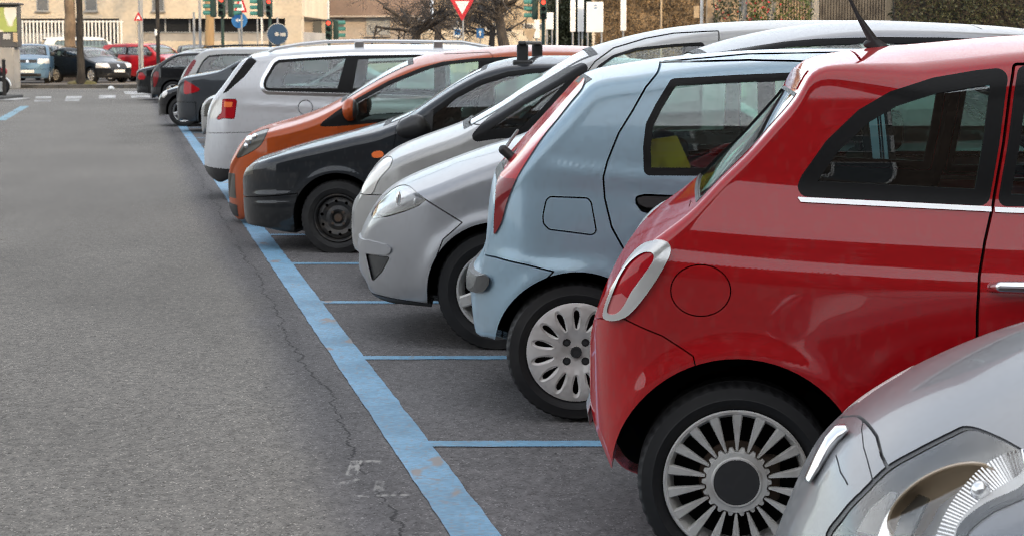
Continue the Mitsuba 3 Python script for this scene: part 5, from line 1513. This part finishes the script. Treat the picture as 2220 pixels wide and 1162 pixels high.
def tree(x, y, h, r, label, bark, lean=(0, 0), seed=1, fork=None, z0=0.1, **kw):
    R = np.random.default_rng(seed)
    k = numbered('tree')
    tag(k, label, 'tree')
    n = 14
    zs = np.linspace(0, h, n)
    pts = np.stack([x + lean[0] * zs + 0.03 * r * np.sin(zs * 3) * 8 * .3, y + lean[1] * zs, z0 + zs], 1)
    rad = r * (1 - 0.35 * zs / h) * (1 + 0.5 * np.exp(-zs / 0.18)) * (1 + .05 * np.sin(zs * 5 + seed))
    put(k + '__trunk', limb(pts, rad, 14), bark, True)
    out = []
    for q in range(kw.pop('limbs', 5)):
        a = R.uniform(0, 6.28)
        grow(pts[-1 - (q % 3)], [math.cos(a) * .8, math.sin(a) * .8, kw.get('rise', 0.8)], kw.get('length', 2.5), rad[-1] * 0.5, kw.get('depth', 4), R, out, kw.get('spread', .6), kw.get('up', .2), kw.get('kids', (3, 5)))
    put(k + '__crown', trimesh.util.concatenate([m for _, m in out]), kw.get('twig', bark), True)
    return k


tree(px(152, 84), 84, 7.0, 0.25, 'thick brown tree trunk standing behind the dark one, over the white van', 'bark_brown', (0.004, 0), 3, z0=.12, length=3.0, limbs=7)
tree(px(174, 77.6), 77.6, 5.0, 0.145, 'slim dark tree trunk on the kerb in front of the black car', 'bark_dark', (-0.002, 0), 4, z0=.14)
mx = px(175, 77.8)
mound = trimesh.creation.icosphere(3, 1.0)
mound.apply_scale([0.55, 0.42, 0.17])
mound.vertices += (meshkit.fbm(mound.vertices * 6, 3)[:, None] - .5) * [0.08, 0.08, 0.08]
mound.apply_translation([mx, 77.85, .13])
tag(put('earth_mound', mound, 'earth', True), 'small mossy mound of earth round the foot of the dark tree', 'mound')
tree(px(455, 88), 88, 6.6, 0.22, 'tan tree trunk rising over the roofs, left of the blue arrow sign', 'wood_pole', (0, 0), 5, z0=.12, length=2.8, limbs=6)
POL = dict(limbs=9, length=1.75, depth=5, rise=0.35, spread=0.75, up=0.05, kids=(3, 5))
tree(px(905, 84), 84, 2.2, 0.24, 'dark bare tree with a dense twiggy crown, left of the give way sign', 'bark_grey', (-.02, 0), 11, twig='bark_grey', **POL)
tree(px(945, 90), 90, 2.4, 0.20, 'dark bare tree just behind the give way sign', 'bark_grey', (.05, 0), 12, twig='bark_grey', **POL)
tree(px(1112, 80), 80, 2.9, 0.26, 'dark bare tree with a leaning trunk, right of the give way sign', 'bark_grey', (-.22, 0), 13, twig='bark_grey', **POL)
tree(px(1062, 92), 92, 2.3, 0.18, 'dark bare tree between the give way sign and the leaning trunk', 'bark_grey', (.06, 0), 14, twig='bark_grey', **POL)

# ---- hedges and walls on the right


def leaves(n, x0, x1, y0, y1, z0, z1, size, R, ragged=0.25):
    c = np.stack([R.uniform(x0, x1, n), R.uniform(y0, y1, n), R.uniform(z0, z1, n)], 1)
    c[:, 2] += (meshkit.fbm(c * [0.8, 0.8, 0], 3) - .5) * ragged * 4 * (c[:, 2] - z0) / (z1 - z0)
    c[:, 1] += (meshkit.fbm(c * [1.1, 0, 1.4] + 9, 3) - .5) * 1.0
    a, b = R.normal(0, 1, (n, 3)), R.normal(0, 1, (n, 3))
    a /= np.linalg.norm(a, axis=1, keepdims=True)
    b -= a * (a * b).sum(1, keepdims=True)
    b /= np.linalg.norm(b, axis=1, keepdims=True)
    s = R.uniform(.6, 1.3, (n, 1)) * size
    V = np.stack([c - a * s, c + b * s * .45, c + a * s, c - b * s * .45], 1).reshape(-1, 3)
    return V, np.arange(4 * n).reshape(-1, 4)


R_ = np.random.default_rng(5)
HY = 62.0
h_ = numbered('hedge')
tag(h_, 'dark clipped hedge at the top right, behind the silver roofs', 'hedge')
put_stuff(h_ + '__leaves', leaves(30000, px(1935, HY), px(2500, HY), HY - .5, HY + .6, 0.0, 5.0, 0.055, R_, .05), 'leaf_dark')
put(h_ + '__branches', tm(box(px(1938, HY), px(2490, HY), HY + .1, HY + .3, 0, 4.6)), 'bark_dark')
h_ = numbered('hedge')
tag(h_, 'dry tan hedge in the sun behind the white boards', 'hedge')
TY = 82.0
put_stuff(h_ + '__leaves', leaves(26000, px(1290, TY), px(1560, TY), TY - .4, TY + .6, 0.1, 5.2, 0.06, R_, .05), 'leaf_tan')
put(h_ + '__branches', tm(box(px(1292, TY), px(1558, TY), TY + .2, TY + .4, 0, 5)), 'stone_wall')
h_ = numbered('hedge')
tag(h_, 'dark evergreen bush behind the traffic light right of centre', 'hedge')
put_stuff(h_ + '__leaves', leaves(16000, px(1185, 86), px(1282, 86), 85.4, 86.5, 0.1, 4.8, 0.08, R_, .2), 'leaf_dark')
put(h_ + '__branches', tm(box(px(1196, 86), px(1270, 86), 86.3, 86.4, 0, 3.6)), 'bark_grey')
h_ = numbered('garden_wall')
tag(h_, 'tan stone garden wall behind the dark railings at the top right', 'wall')
put(h_ + '__stones', tm(box(px(1530, 66), px(1950, 66), 65.6, 66, 0, 3.6)), 'stone_wall')
f_ = numbered('fence')
tag(f_, 'dark iron railings with stone posts, left of the dark hedge at the top right', 'fence')
FYy = 63.0
bar = mikit.ply(tm(cyl_y(0, 0, .014, 0, 3.3, 6).rotate([-90, 0, 0]) if False else m3.Manifold.cylinder(3.4, .014, .014, 6)), 'bark_dark', smooth=40)
for i_ in range(40):
    scene[numbered(f_ + '__bar')] = {**bar, 'to_world': T4().translate([px(1690 + i_ * 6.1, FYy), FYy, 0])}
for z_ in (1.2, 2.05, 3.2):
    put(f_ + '__rail', tm(box(px(1688, FYy), px(1935, FYy), FYy + .015, FYy + .04, z_ - .02, z_ + .02)), 'bark_dark')
for p_, m_ in ((1610, 'grey_metal'), (1672, 'concrete'), (1765, 'concrete'), (1925, 'ochre_render')):
    put(f_ + '__post', tm(box(px(p_ - 8, FYy), px(p_ + 8, FYy), FYy - .15, FYy + .15, 0, 3.6)), m_)
for n_, (a_, b_, lab) in enumerate(((1545, 1605, 'climbing rose bush with dark leaves against the tan wall, left of the grey post'), (1618, 1668, 'climbing rose bush with the most red blooms, between two posts'), (1676, 1760, 'straggly green climbing rose over the railings'))):
    k = numbered('rose_bush')
    tag(k, lab, 'rose bush', 'climbing roses on the garden wall')
    put_stuff(k + '__leaves', leaves(1500, px(a_, 62.6), px(b_, 62.6), 62.2, 62.9, 0.6, 3.6, 0.06, R_, .2), 'leaf_green' if n_ else 'leaf_dark')
    put_stuff(k + '__blooms', leaves((25, 60, 14)[n_], px(a_, 62.2), px(b_, 62.2), 62.0, 62.4, 1.8, 3.4, 0.06, R_, .2), 'rose_red')

# ---- signs, posts and traffic lights


def post(key, x, Y, top_y, r=0.045, material='grey_metal', label=None, cat='post', z0=0.12, group=None):
    X, Z = at(x, top_y, Y)
    k = put(key, tm(m3.Manifold.cylinder(max(Z, 2.2) - z0, r, r, 16).translate([X, Y, z0])), material, 40)
    tag(k, label, cat, group)
    return k


def disc_at(x, y, Y, rpx, thick=0.03):
    X, Z = at(x, y, Y)
    r = rpx * Y / 4466
    return cyl_y(X, Z, r, Y - thick, Y, 40), X, Z, r


def signpost(label, x, Y, top=5.0, z0=.12, r=.035, material='grey_metal', cat='road sign', key='road_sign'):
    k = numbered(key)
    tag(k, label, cat)
    X = px(x, Y)
    put(k + '__pole', tm(m3.Manifold.cylinder(top - z0, r, r, 14).translate([X, Y + .05, z0])), material, 40)
    return k


# blue arrow sign
k = signpost('round blue sign with a white arrow pointing left, by the traffic lights', 519, 79, 3.6)
m_, X, Z, r = disc_at(519, 45, 79, 17)
put(k + '__disc', tm(m_), 'sign_blue', 30)
ar = m3.CrossSection([np.array([(-.8, 0), (-.2, .5), (-.2, .17), (.75, .17), (.75, -.17), (-.2, -.17), (-.2, -.5)])[::-1] * .62 * r])
put(k + '__arrow', tm(prism(ar, -.012, 0).translate([X, 78.966, Z])), 'sign_white')
# red and white roadworks triangle above it
k = signpost('red edged triangular sign seen at a slant above the blue arrow sign', 524, 78.6, 4.2)
tri_ = np.array(ats([(507, 28), (536, 28), (522, -14)], 78.5))
put(k + '__plate', tm(prism(cs(tri_, 0.03), 78.48, 78.5)), 'sign_red')
put(k + '__face', tm(prism(cs(tri_, 0.03, -.07), 78.468, 78.478)), 'sign_white')
# navy round sign
k = signpost('large dark blue round sign above the silver estate roof', 602, 75, 2.6)
m_, X, Z, r = disc_at(602, 75, 75, 22)
m2_, *_ = disc_at(602, 75, 75, 23.4, .022)
put(k + '__rim', tm(m2_.translate([0, .01, 0])), 'sign_grey', 30)
put(k + '__disc', tm(m_), 'sign_navy', 30)
put(k + '__patch', tm(rbox(X + r * .25, X + r * .8, 74.955, 74.968, Z - r * .22, Z + r * .12, .006)), 'sign_grey', 30)
put(k + '__patch', tm(disc_at(600, 75, 74.96, 4.5, .01)[0]), 'sign_grey', 30)
# give way
k = signpost('red bordered white give way triangle pointing down', 1004, 74, 2.9, r=.03)
tri_ = np.array(ats([(974, -4), (1030, -4), (1002, 48)], 74))
put(k + '__plate', tm(prism(cs(tri_, 0.04), 73.97, 74)), 'sign_red')
put(k + '__face', tm(prism(cs(tri_, 0.03, -.125), 73.955, 73.967)), 'sign_white')
# give way seen from behind
k = signpost('pale back of a triangular sign beside the traffic light right of centre', 1147, 70, 1.9)
put(k + '__plate', tm(prism(cs(ats([(1131, 63), (1163, 63), (1150, 94)], 70), .03), 69.95, 69.98)), 'ochre_render')
# small blue signs
for lab, x, y, Y, s in (('small blue arrow sign under the bare trees', 1041, 73, 84, 8), ('small blue and white parking sign under the give way triangle', 992, 72, 86, 9)):
    k = signpost(lab, x, Y, 2.6)
    X, Z = at(x, y, Y)
    q = s * Y / 4466
    put(k + '__plate', tm(rbox(X - q, X + q, Y - .04, Y - .01, Z - 1.3 * q, Z + 1.3 * q, .012)), 'sign_blue' if x > 1000 else 'sign_white', 30)
    if x < 1000:
        put(k + '__panel', tm(box(X - q * .7, X + q * .7, Y - .05, Y - .042, Z - .5 * q, Z + .8 * q)), 'sign_blue')
    else:
        put(k + '__arrow', tm(prism(m3.CrossSection([np.array([(-.5, 0.1), (0, .8), (.5, .1), (.16, .1), (.16, -.8), (-.16, -.8), (-.16, .1)])[::-1] * q]), -.01, 0).translate([X, Y - .043, Z])), 'sign_white')
# white boards
for lab, x0, x1, y0, y1, Y in (('narrow white board on posts, leftmost of the tall white boards', 1236, 1248, -30, 70, 68), ('narrow white board on posts, second of the tall white boards', 1252, 1266, -30, 70, 68), ('white board with a small blue emblem, widest of the tall white boards', 1271, 1308, 5, 71, 67.5), ('narrow white board standing alone before the tan hedge', 1345, 1358, -30, 68, 68),
                               ('small white plate right of the traffic light', 1183, 1200, 28, 65, 72), ('small white plate left of the traffic light post', 1158, 1170, 44, 84, 71.5)):
    k = numbered('notice_board')
    tag(k, lab, 'board', 'white boards above the silver roofs')
    a_, b_ = at(x0, y1, Y), at(x1, y0, Y)
    put(k + '__panel', tm(rbox(a_[0], b_[0], Y - .04, Y, a_[1], b_[1], .012)), 'board_white', 30)
    for xx in ((a_[0] + .05, b_[0] - .05) if x1 - x0 > 13 else ((a_[0] + b_[0]) / 2,)):
        put(k + '__post', tm(m3.Manifold.cylinder(max(b_[1] - .1, 1) - .0, .03, .03, 12).translate([xx, Y + .035, 0])), 'grey_metal', 40)
    if x0 == 1271:
        put(k + '__emblem', tm(cyl_y(*at(1291, 16, Y), .07, Y - .052, Y - .043, 24)), 'sign_blue', 30)
        put(k + '__emblem_bar', tm(box(at(1288, 16, Y)[0] - .02, at(1296, 16, Y)[0], Y - .056, Y - .053, at(1288, 17, Y)[1], at(1288, 14, Y)[1])), 'sign_white')
k = signpost('beige plate on a pale pole left of the rose bushes', 1521, 66.0, 4.0, r=.05, material='board_white')
a_, b_ = at(1504, 40, 65.9), at(1516, 14, 65.9)
put(k + '__plate', tm(rbox(a_[0], b_[0], 65.88, 65.9, a_[1], b_[1], .008)), 'ochre_render', 30)
for lab, x, Y, t_, r, m_ in (('slim pale pole right of the traffic light at the centre', 1208, 71, -40, .04, 'white_metal'), ('slim pale pole in front of the tan hedge', 1434, 76, -40, .035, 'ochre_render'), ('grey lamp post left of the red car, sign halfway up', 303, 82, -60, .09, 'grey_metal'), ('thin grey pole, left one of a pair before the dark windows', 420, 83, 27, .05, 'grey_metal'), ('thin grey pole, right one of a pair before the dark windows', 432, 80, -40, .05, 'grey_metal'),
                             ('dark post with a pale band in front of the red car', 340, 73, -40, .07, 'bark_dark'), ('pale pole between the two sets of traffic lights', 566, 80, -40, .035, 'white_metal'), ('thin pole left of the navy round sign', 558, 84, 42, .03, 'grey_metal'), ('pale pole carrying the small far traffic light', 711, 86, -40, .045, 'white_metal')):
    post('pole', x, Y, t_, r, m_, lab, 'pole')
put('pole_005__band', tm(m3.Manifold.cylinder(.22, .073, .073, 16).translate([px(340, 73), 73, at(340, 78, 73)[1]])), 'sign_white', 40)
k = signpost('small red and white triangular sign on the grey lamp post', 300, 81.7, 2.4, r=.02)
tri_ = np.array(ats([(290, 46), (310, 46), (300, 26)], 81.6))
put(k + '__plate', tm(prism(cs(tri_, .02), 81.57, 81.6)), 'sign_red')
put(k + '__face', tm(prism(cs(tri_, .02, -.06), 81.56, 81.568)), 'sign_white')


def traffic_light(label, x, y_bot, Y, side, lit_y, scale=1.0, backs=()):
    """Three lamps one above another on a dark green case, hoods over the lamps; backs: cases turned sideways, (dx, dir)."""
    k = numbered('traffic_light')
    tag(k, label, 'traffic light', 'traffic lights at the crossing')
    X, Z0 = at(x, y_bot, Y)
    q = scale
    put(k + '__pole', tm(m3.Manifold.cylinder(Z0 + 1.0 * q, .06, .06, 16).translate([X + .0, Y + .16, 0])), 'green_metal', 40)
    put(k + '__case', tm(rbox(X - .16 * q, X + .16 * q, Y - .1, Y + .1, Z0, Z0 + .96 * q, .04)), 'green_metal', 30)
    for i_ in range(3):
        zc = Z0 + (.17 + .31 * i_) * q
        lens = m3.Manifold.sphere(.1 * q, 24).scale([1, .35, 1]).translate([X, Y - .10, zc])
        if i_ == 2:
            e = mikit.ply(tm(lens), 'lamp_red_lit', smooth=True)
            e['emitter'] = {'type': 'area', 'radiance': {'type': 'rgb', 'value': [0.34, 0.018, 0.010]}}
            scene[numbered(k + '__lamp')] = e
            tag(k + '__lamp_002', 'lit red lamp')
        else:
            put(k + '__lamp', tm(lens), 'window_dark', True)
        hood = (cyl_y(X, zc, .125 * q, Y - .30, Y - .1, 24) - cyl_y(X, zc, .113 * q, Y - .4, Y, 24)) ^ box(X - 1, X + 1, Y - 1, Y + 1, zc - .03, zc + 1)
        put(k + '__hood', tm(hood), 'green_metal', 30)
    for dx, sg in backs:
        xc = X + dx
        put(k + '__side_case', tm(rbox(xc - .1, xc + .1, Y - .02, Y + .3, Z0, Z0 + .96 * q, .04)), 'green_metal', 30)
        for i_ in range(3):
            zc = Z0 + (.17 + .31 * i_) * q
            hood = (m3.Manifold.cylinder(.28, .125 * q, .125 * q, 24) - m3.Manifold.cylinder(.4, .11 * q, .11 * q, 24).translate([0, 0, -.05])).rotate([0, 90 * sg, 0]).translate([xc + .1 * sg, Y + .14, zc]) ^ box(xc - 1, xc + 1, Y - 1, Y + 1, zc - .05, zc + 1)
            put(k + '__side_hood', tm(hood), 'green_visor', 30)
    return k


traffic_light('traffic light with side hoods to left and right, left of the blue arrow sign', 481, 38, 77, 1, 4, 0.80, ((-.33, -1), (.33, 1)))
traffic_light('traffic light with its red lamp lit, right of the blue arrow sign', 584, 38, 76, 1, 8, 0.70, ((-.34, -1),))
traffic_light('traffic light with its red lamp lit, at the top centre among bare trees', 1178, 43, 70, 1, 8, 0.72, ((-.28, -1),))
traffic_light('small far traffic light in front of the pink building', 713, 86, 84, 1, 53, 0.82, ((.28, 1),))

# ---- kiosk, bollard and scooter at the left edge
KY = 75.5
k = numbered('kiosk')
tag(k, 'grey street pillar with a poster behind glass at the left edge', 'kiosk')
x1_ = px(29, KY)
zk = lambda y: at(20, y, KY)[1]
put(k + '__base', tm(rbox(x1_ - 1.6, x1_, KY, KY + 1.0, 0.0, zk(104), .03)), 'concrete', 30)
put(k + '__frame', tm(rbox(x1_ - 1.5, px(38, KY), KY + .1, KY + .7, zk(104) + .002, zk(12), .03)), 'grey_plastic', 30)
put(k + '__poster', tm(box(x1_ - 1.3, px(36, KY), KY + .07, KY + .097, zk(70), zk(17))), 'poster_print')
put(k + '__notice', tm(box(px(6, KY), px(22, KY), KY + .07, KY + .097, zk(86), zk(74))), 'sign_grey')
put(k + '__notice', tm(box(px(28, KY), px(37, KY), KY + .068, KY + .095, zk(92), zk(72))), 'ochre_render')
put(k + '__roof', tm(rbox(x1_ - 1.7, px(42, KY), KY - .1, KY + .9, zk(12) + .002, zk(7), .03)), 'grey_plastic', 30)
SY = 60.5
tag(put('traffic_island', tm(rbox(px(-150, SY), px(30, SY), SY - 2.2, SY + 1.0, -.2, .13, .03)), 'kerb_stone', 30), 'low kerbed island at the left edge under the scooter', kind='structure')
tag(put('island_edging', tm(rbox(px(31, SY), px(60, SY), SY - 2.0, SY + .2, -.2, .05, .02)), 'concrete', 30), 'pale worn stone beside the island at the left edge', kind='structure')
X = px(16, SY)
k = put('bollard', tm(m3.Manifold.cylinder(1.0, .055, .05, 20).translate([X, SY - .5, .12]) + m3.Manifold.sphere(.055, 20).translate([X, SY - .5, 1.13])), 'bark_dark', 40)
tag(k, 'dark iron bollard beside the scooter at the left edge', 'bollard')
k = numbered('scooter')
tag(k, 'parked scooter cut by the left edge, only its red rear and back wheel showing', 'scooter')
X = px(-2, SY)
wh = trimesh.creation.torus(.20, .055, major_sections=36, minor_sections=12)
for dx, nm in ((0.05, 'rear_wheel'), (-1.15, 'front_wheel')):
    w_ = wh.copy()
    w_.apply_transform(trimesh.transformations.rotation_matrix(math.pi / 2, [1, 0, 0]))
    w_.apply_translation([X + dx, SY - .1, .13 + .255])
    put(f'{k}__{nm}', w_, 'rubber', True)
    put(f'{k}__{nm}__rim', tm(cyl_y(X + dx, .385, .15, SY - .13, SY - .07, 24)), 'alloy', 30)
put(k + '__body', tm(m3.Manifold.batch_hull([m3.Manifold.sphere(r_, 16).translate([X + x_, SY - .1, z_]) for x_, z_, r_ in ((.05, .80, .10), (-.45, .78, .14), (-.3, .5, .12), (-.05, .62, .08))]) + m3.Manifold.batch_hull([m3.Manifold.sphere(r_, 16).translate([X + x_, SY - .1, z_]) for x_, z_, r_ in ((-1.0, .95, .09), (-.95, .45, .12))]) + m3.Manifold.batch_hull([m3.Manifold.sphere(.1, 16).translate([X + x_, SY - .1, z_]) for x_, z_ in ((-.9, .38), (-.35, .4))])), 'black_plastic', 40)
put(k + '__seat', tm(rbox(X - .65, X + .05, SY - .25, SY + .05, .86, .98, .05)), 'black_plastic', 30)
put(k + '__tail_lamp', tm(m3.Manifold.sphere(1, 20).scale([.10, .10, .12]).translate([X + .14, SY - .1, .83])), 'red_lens', 40)
put(k + '__mudguard', tm((cyl_y(X + .05, .385, .30, SY - .17, SY - .03, 32) - cyl_y(X + .05, .385, .275, SY - 1, SY + 1, 32)) ^ box(X - .1, X + 1, SY - 1, SY + 1, .4, 2)), 'alloy_bright', 30)
put(k + '__handlebar', tm(tube([(X - 1.0, SY - .45, 1.12), (X - 1.0, SY - .1, 1.05), (X - 1.0, SY + .25, 1.12)], .02, 8)), 'black_plastic', 40)

# ---- tall houses along the right side and behind the street's near end
HB = []
k = numbered('building')
tag(k, 'tall plain apartment house along the right side, beyond the edge of the picture', 'building')
P = [(line_x(-52) + 11.5, -52), (line_x(27) + 11.5, 27), (line_x(27) + 25, 29.5), (line_x(-52) + 25, -49.5)]
put(k + '__wall', tm(prism_z(cs(P), 0, 21.0)), 'ochre_render')
fr, pn = mikit.ply(tm(box(-.7, .7, -.06, .1, -.06, 1.9) - box(-.62, .62, -1, 1, 0, 1.84)), 'white_metal'), mikit.ply(tm(box(-.62, .62, .02, .05, 0, 1.84)), 'window_dark')
ang = math.degrees(math.atan2(1, LINE_S))
for r_ in range(6):
    for c_ in range(22):
        y_ = -48 + c_ * 3.3
        w_ = numbered(k + '__window')
        m_ = T4().translate([line_x(y_) + 11.5 - .1, y_, 1.2 + 3.3 * r_]) @ T4().rotate([0, 0, 1], -(180 - ang))
        scene[w_] = {**fr, 'to_world': m_}
        scene[numbered(w_ + '__pane')] = {**pn, 'to_world': m_}
k = numbered('building')
tag(k, 'grey apartment house across the street behind the viewer, reflected in the car windows', 'building')
put(k + '__wall', tm(box(-45, 22, -44, -32, 0, 17.0)), 'dark_brick')
for r_ in range(5):
    for c_ in range(18):
        w_ = numbered(k + '__window')
        m_ = T4().translate([-43 + c_ * 3.6, -32 + .1, 1.0 + 3.2 * r_]) @ T4().rotate([0, 0, 1], 180)
        scene[w_] = {**fr, 'to_world': m_}
        scene[numbered(w_ + '__pane')] = {**pn, 'to_world': m_}

x_, y_ = ground_at(241, 197)
pb = trimesh.creation.icosphere(2, 0.11)
pb.vertices *= 1 + 0.35 * (meshkit.noise(pb.vertices * 16 + 3)[:, None] - .5)
pb.apply_scale([1, 1, .7])
pb.apply_translation([x_, y_, .075])
tag(put('crumpled_paper', pb, 'sign_white', 35), 'scrap of crumpled white paper lying in the road below the far kerb', 'paper')

tree(-3.6, -9.5, 3.4, 0.22, 'bare street tree behind the viewer, mirrored as branches in the red car', 'bark_grey', (0.02, 0), 21, z0=0.0, limbs=10, length=3.4, depth=5, rise=1.1, spread=0.6, up=0.35, kids=(3, 5))
# ------------------------------------------------------------------ cars on the far pavement


def park(key, label, pm, x, y, ang, dims, style='hatch', z=0.13, plate=True, lamps='clear_lens', roof=None, glass='glass_tint'):
    """A whole car built nose towards -x and turned by ang degrees about z. dims = length, half width, height."""
    Lc, Wc, H = dims
    a, c = Lc / 2, H
    if style == 'hatch':
        top = [(-a, .52), (-a + .02, .62), (-a + .12, .74), (-a + .75, .92), (-a + 1.05, 1.0), (-a + 1.65, c - .1), (-a + 2.0, c - .02), (-a + 2.6, c), (a - .6, c - .06), (a - .22, c - .35), (a - .05, .9), (a, .6), (a, .52)]
    elif style == 'boxy':
        top = [(-a, .55), (-a + .03, .75), (-a + .16, .95), (-a + .62, 1.05), (-a + .8, 1.10), (-a + 1.28, c - .12), (-a + 1.6, c - .02), (0.2, c), (a - .35, c - .04), (a - .14, c - .4), (a - .03, .95), (a, .6), (a, .55)]
    else:
        top = [(-a, .55), (-a + .03, .7), (-a + .15, .85), (-a + .8, 1.0), (-a + 1.0, 1.05), (-a + 1.6, c - .12), (-a + 1.9, c - .02), (0.4, c), (a - .25, c - .03), (a - .08, c - .3), (a - .02, .95), (a, .6), (a, .55)]
    bot = [(-a, top[0][1]), (-a + .03, .34), (-a + .15, .2), (a - .3, .2), (a - .04, .32), (a, top[-1][1])]
    b = Body(top, bot, Wc, left=(.45, 2.5), right=(.35, 2.6), belt=.93 if style == 'hatch' else 1.0, lean=.26, curl=.08, soft=.05, barrel=.02, crown=.05, edge=.08, n=90, k=22, sig=.03)
    pl = T4().translate([x, y, z]) @ T4().rotate([0, 0, 1], ang)
    car = Car(key, label, b, pl)
    wx0, wx1 = -a + .75, a - .68
    car.wells([(wx0, .3, .35), (wx1, .3, .35)])
    zb = 1.0 if style == 'hatch' else 1.06
    hx = top[5][0]
    win = cs([(top[4][0] + .22, zb), (hx + .12, c - .17), (a - .75, c - .18), (a - .42, zb + .06)], .04)
    mid = (hx + a) / 2 - .25
    for cc, nm in ((win ^ cs([(-9, 0), (-9, 3), (mid - .05, 3), (mid - .05, 0)]), 'front_door_window'), (win ^ cs([(mid + .05, 0), (mid + .05, 3), (9, 3), (9, 0)]), 'rear_door_window')):
        car.pane(nm, cc, glass, frame=.022, inner=.004)
    for s in ('near', 'far'):
        car.addm('window_pillar', car.layer(.001, -.02, car.sides(win ^ cs([(mid - .03, 0), (mid - .03, 3), (mid + .03, 3), (mid + .03, 0)]), s)), 'black_trim')
    car.screen('windscreen', (top[4][0] + .03, top[4][1] + .03), (top[5][0] + .12, top[5][1] + .03), Wc - .16, Wc - .26, glass, .03)
    car.screen('rear_window', (a - .10, zb + .02), (top[8][0] + .1, c - .12), Wc - .2, Wc - .26, glass, .03)
    car.groove([(mid, .35), (mid, zb)], .012)
    car.groove([(top[4][0] + .12, .45), (top[4][0] + .1, .95)], .012)
    zl = top[2][1] - (.05 if style == 'hatch' else .08)
    reg = lambda s0, s1, z0, z1: box(-a - .3, -a + .55, s0, s1, z0, z1)
    fullc = cs([(-a - .3, 0), (-a - .3, 3), (-a + .4, 3), (-a + .4, 0)])
    for s in (-1, 1):
        lo, hi = sorted((s * (Wc - .42), s * (Wc + .1)))
        car.lamp('headlamp', fullc, lamps, 'both', .006, -.02, cut=False, region=reg(lo, hi, zl - .1, zl + .08))
    car.lamp('grille', fullc, 'black_plastic', 'both', .004, -.02, cut=False, region=reg(-Wc + .45, Wc - .45, zl - .08, zl + .04))
    car.lamp('lower_grille', fullc, 'black_plastic', 'both', .004, -.02, cut=False, region=reg(-Wc + .3, Wc - .3, .27, .38))
    car.panel('front_bumper', cs([(-a - .3, .1), (-a - .3, .55), (-a + .42, .55), (-a + .42, .1)]), pm, 'both', .012)
    car.addm('emblem', car.layer(.012, -.01, cyl_y(0, 0, .055, -5, 5, 20).rotate([0, 0, 90]).translate([0, 0, zl - .02]) ^ box(-a - .2, -a + .5, -1, 1, 0, 2)), 'chrome')
    if plate:
        car.add('number_plate', rbox(-a - .03, -a - .004, -.25, .25, .41, .52, .006), 'plate_white', 30)
    for s in (-1, 1):
        car.add('door_mirror', rbox(top[4][0] + .25, top[4][0] + .42, s * (Wc + .06) - .1, s * (Wc + .06) + .1, zb - .02, zb + .14, .05), 'black_plastic', 40)
    car.lamp('tail_lamp', cs([(a - .3, .75), (a - .3, 1.05), (a + .3, 1.05), (a + .3, .75)]), 'red_lens', 'near', .005, -.02, cut=False, region=box(0, 9, -9, -Wc + .2, 0, 3))
    car.lamp('tail_lamp', cs([(a - .3, .75), (a - .3, 1.05), (a + .3, 1.05), (a + .3, .75)]), 'red_lens', 'far', .005, -.02, cut=False, region=box(0, 9, Wc - .2, 9, 0, 3))
    car.finish(pm)
    car.cabin(top[4][0] + .35, top[4][0] + 1.35, a - .95, .55, -1)
    for xx in (wx0, wx1):
        car.wheel(xx, .3, 'six', .02, z=.3)
    return car


park('hatchback', 'sky blue boxy hatchback facing the street beside the grey pillar at the left', 'paint_sky', px(66, 80.5), 80.6, 98, (3.55, .80, 1.52), 'boxy')
park('hatchback', 'beige car mostly hidden behind the sky blue hatchback at the left', 'paint_beige', px(93, 86.5), 87.0, 88, (3.9, .82, 1.5), 'hatch')
park('hatchback', 'black hatchback facing the street behind the slim dark tree trunk', 'paint_black', px(190, 81), 81.4, 138, (3.7, .82, 1.42), 'hatch', lamps='clear_lens')
park('van', 'white van behind the black hatchback, roof showing on both sides of the trunk', 'paint_white', px(185, 88.5), 88.8, 200, (4.2, .86, 1.82), 'boxy')
park('hatchback', 'red hatchback side-on in front of the cream pier at the far end', 'paint_crimson', px(318, 84), 84.0, 152, (3.9, .83, 1.55), 'boxy')
park('hatchback', 'grey hatchback half hidden between the red one and the black saloon', 'paint_charcoal', px(420, 86), 86.5, 100, (3.9, .83, 1.5), 'hatch')
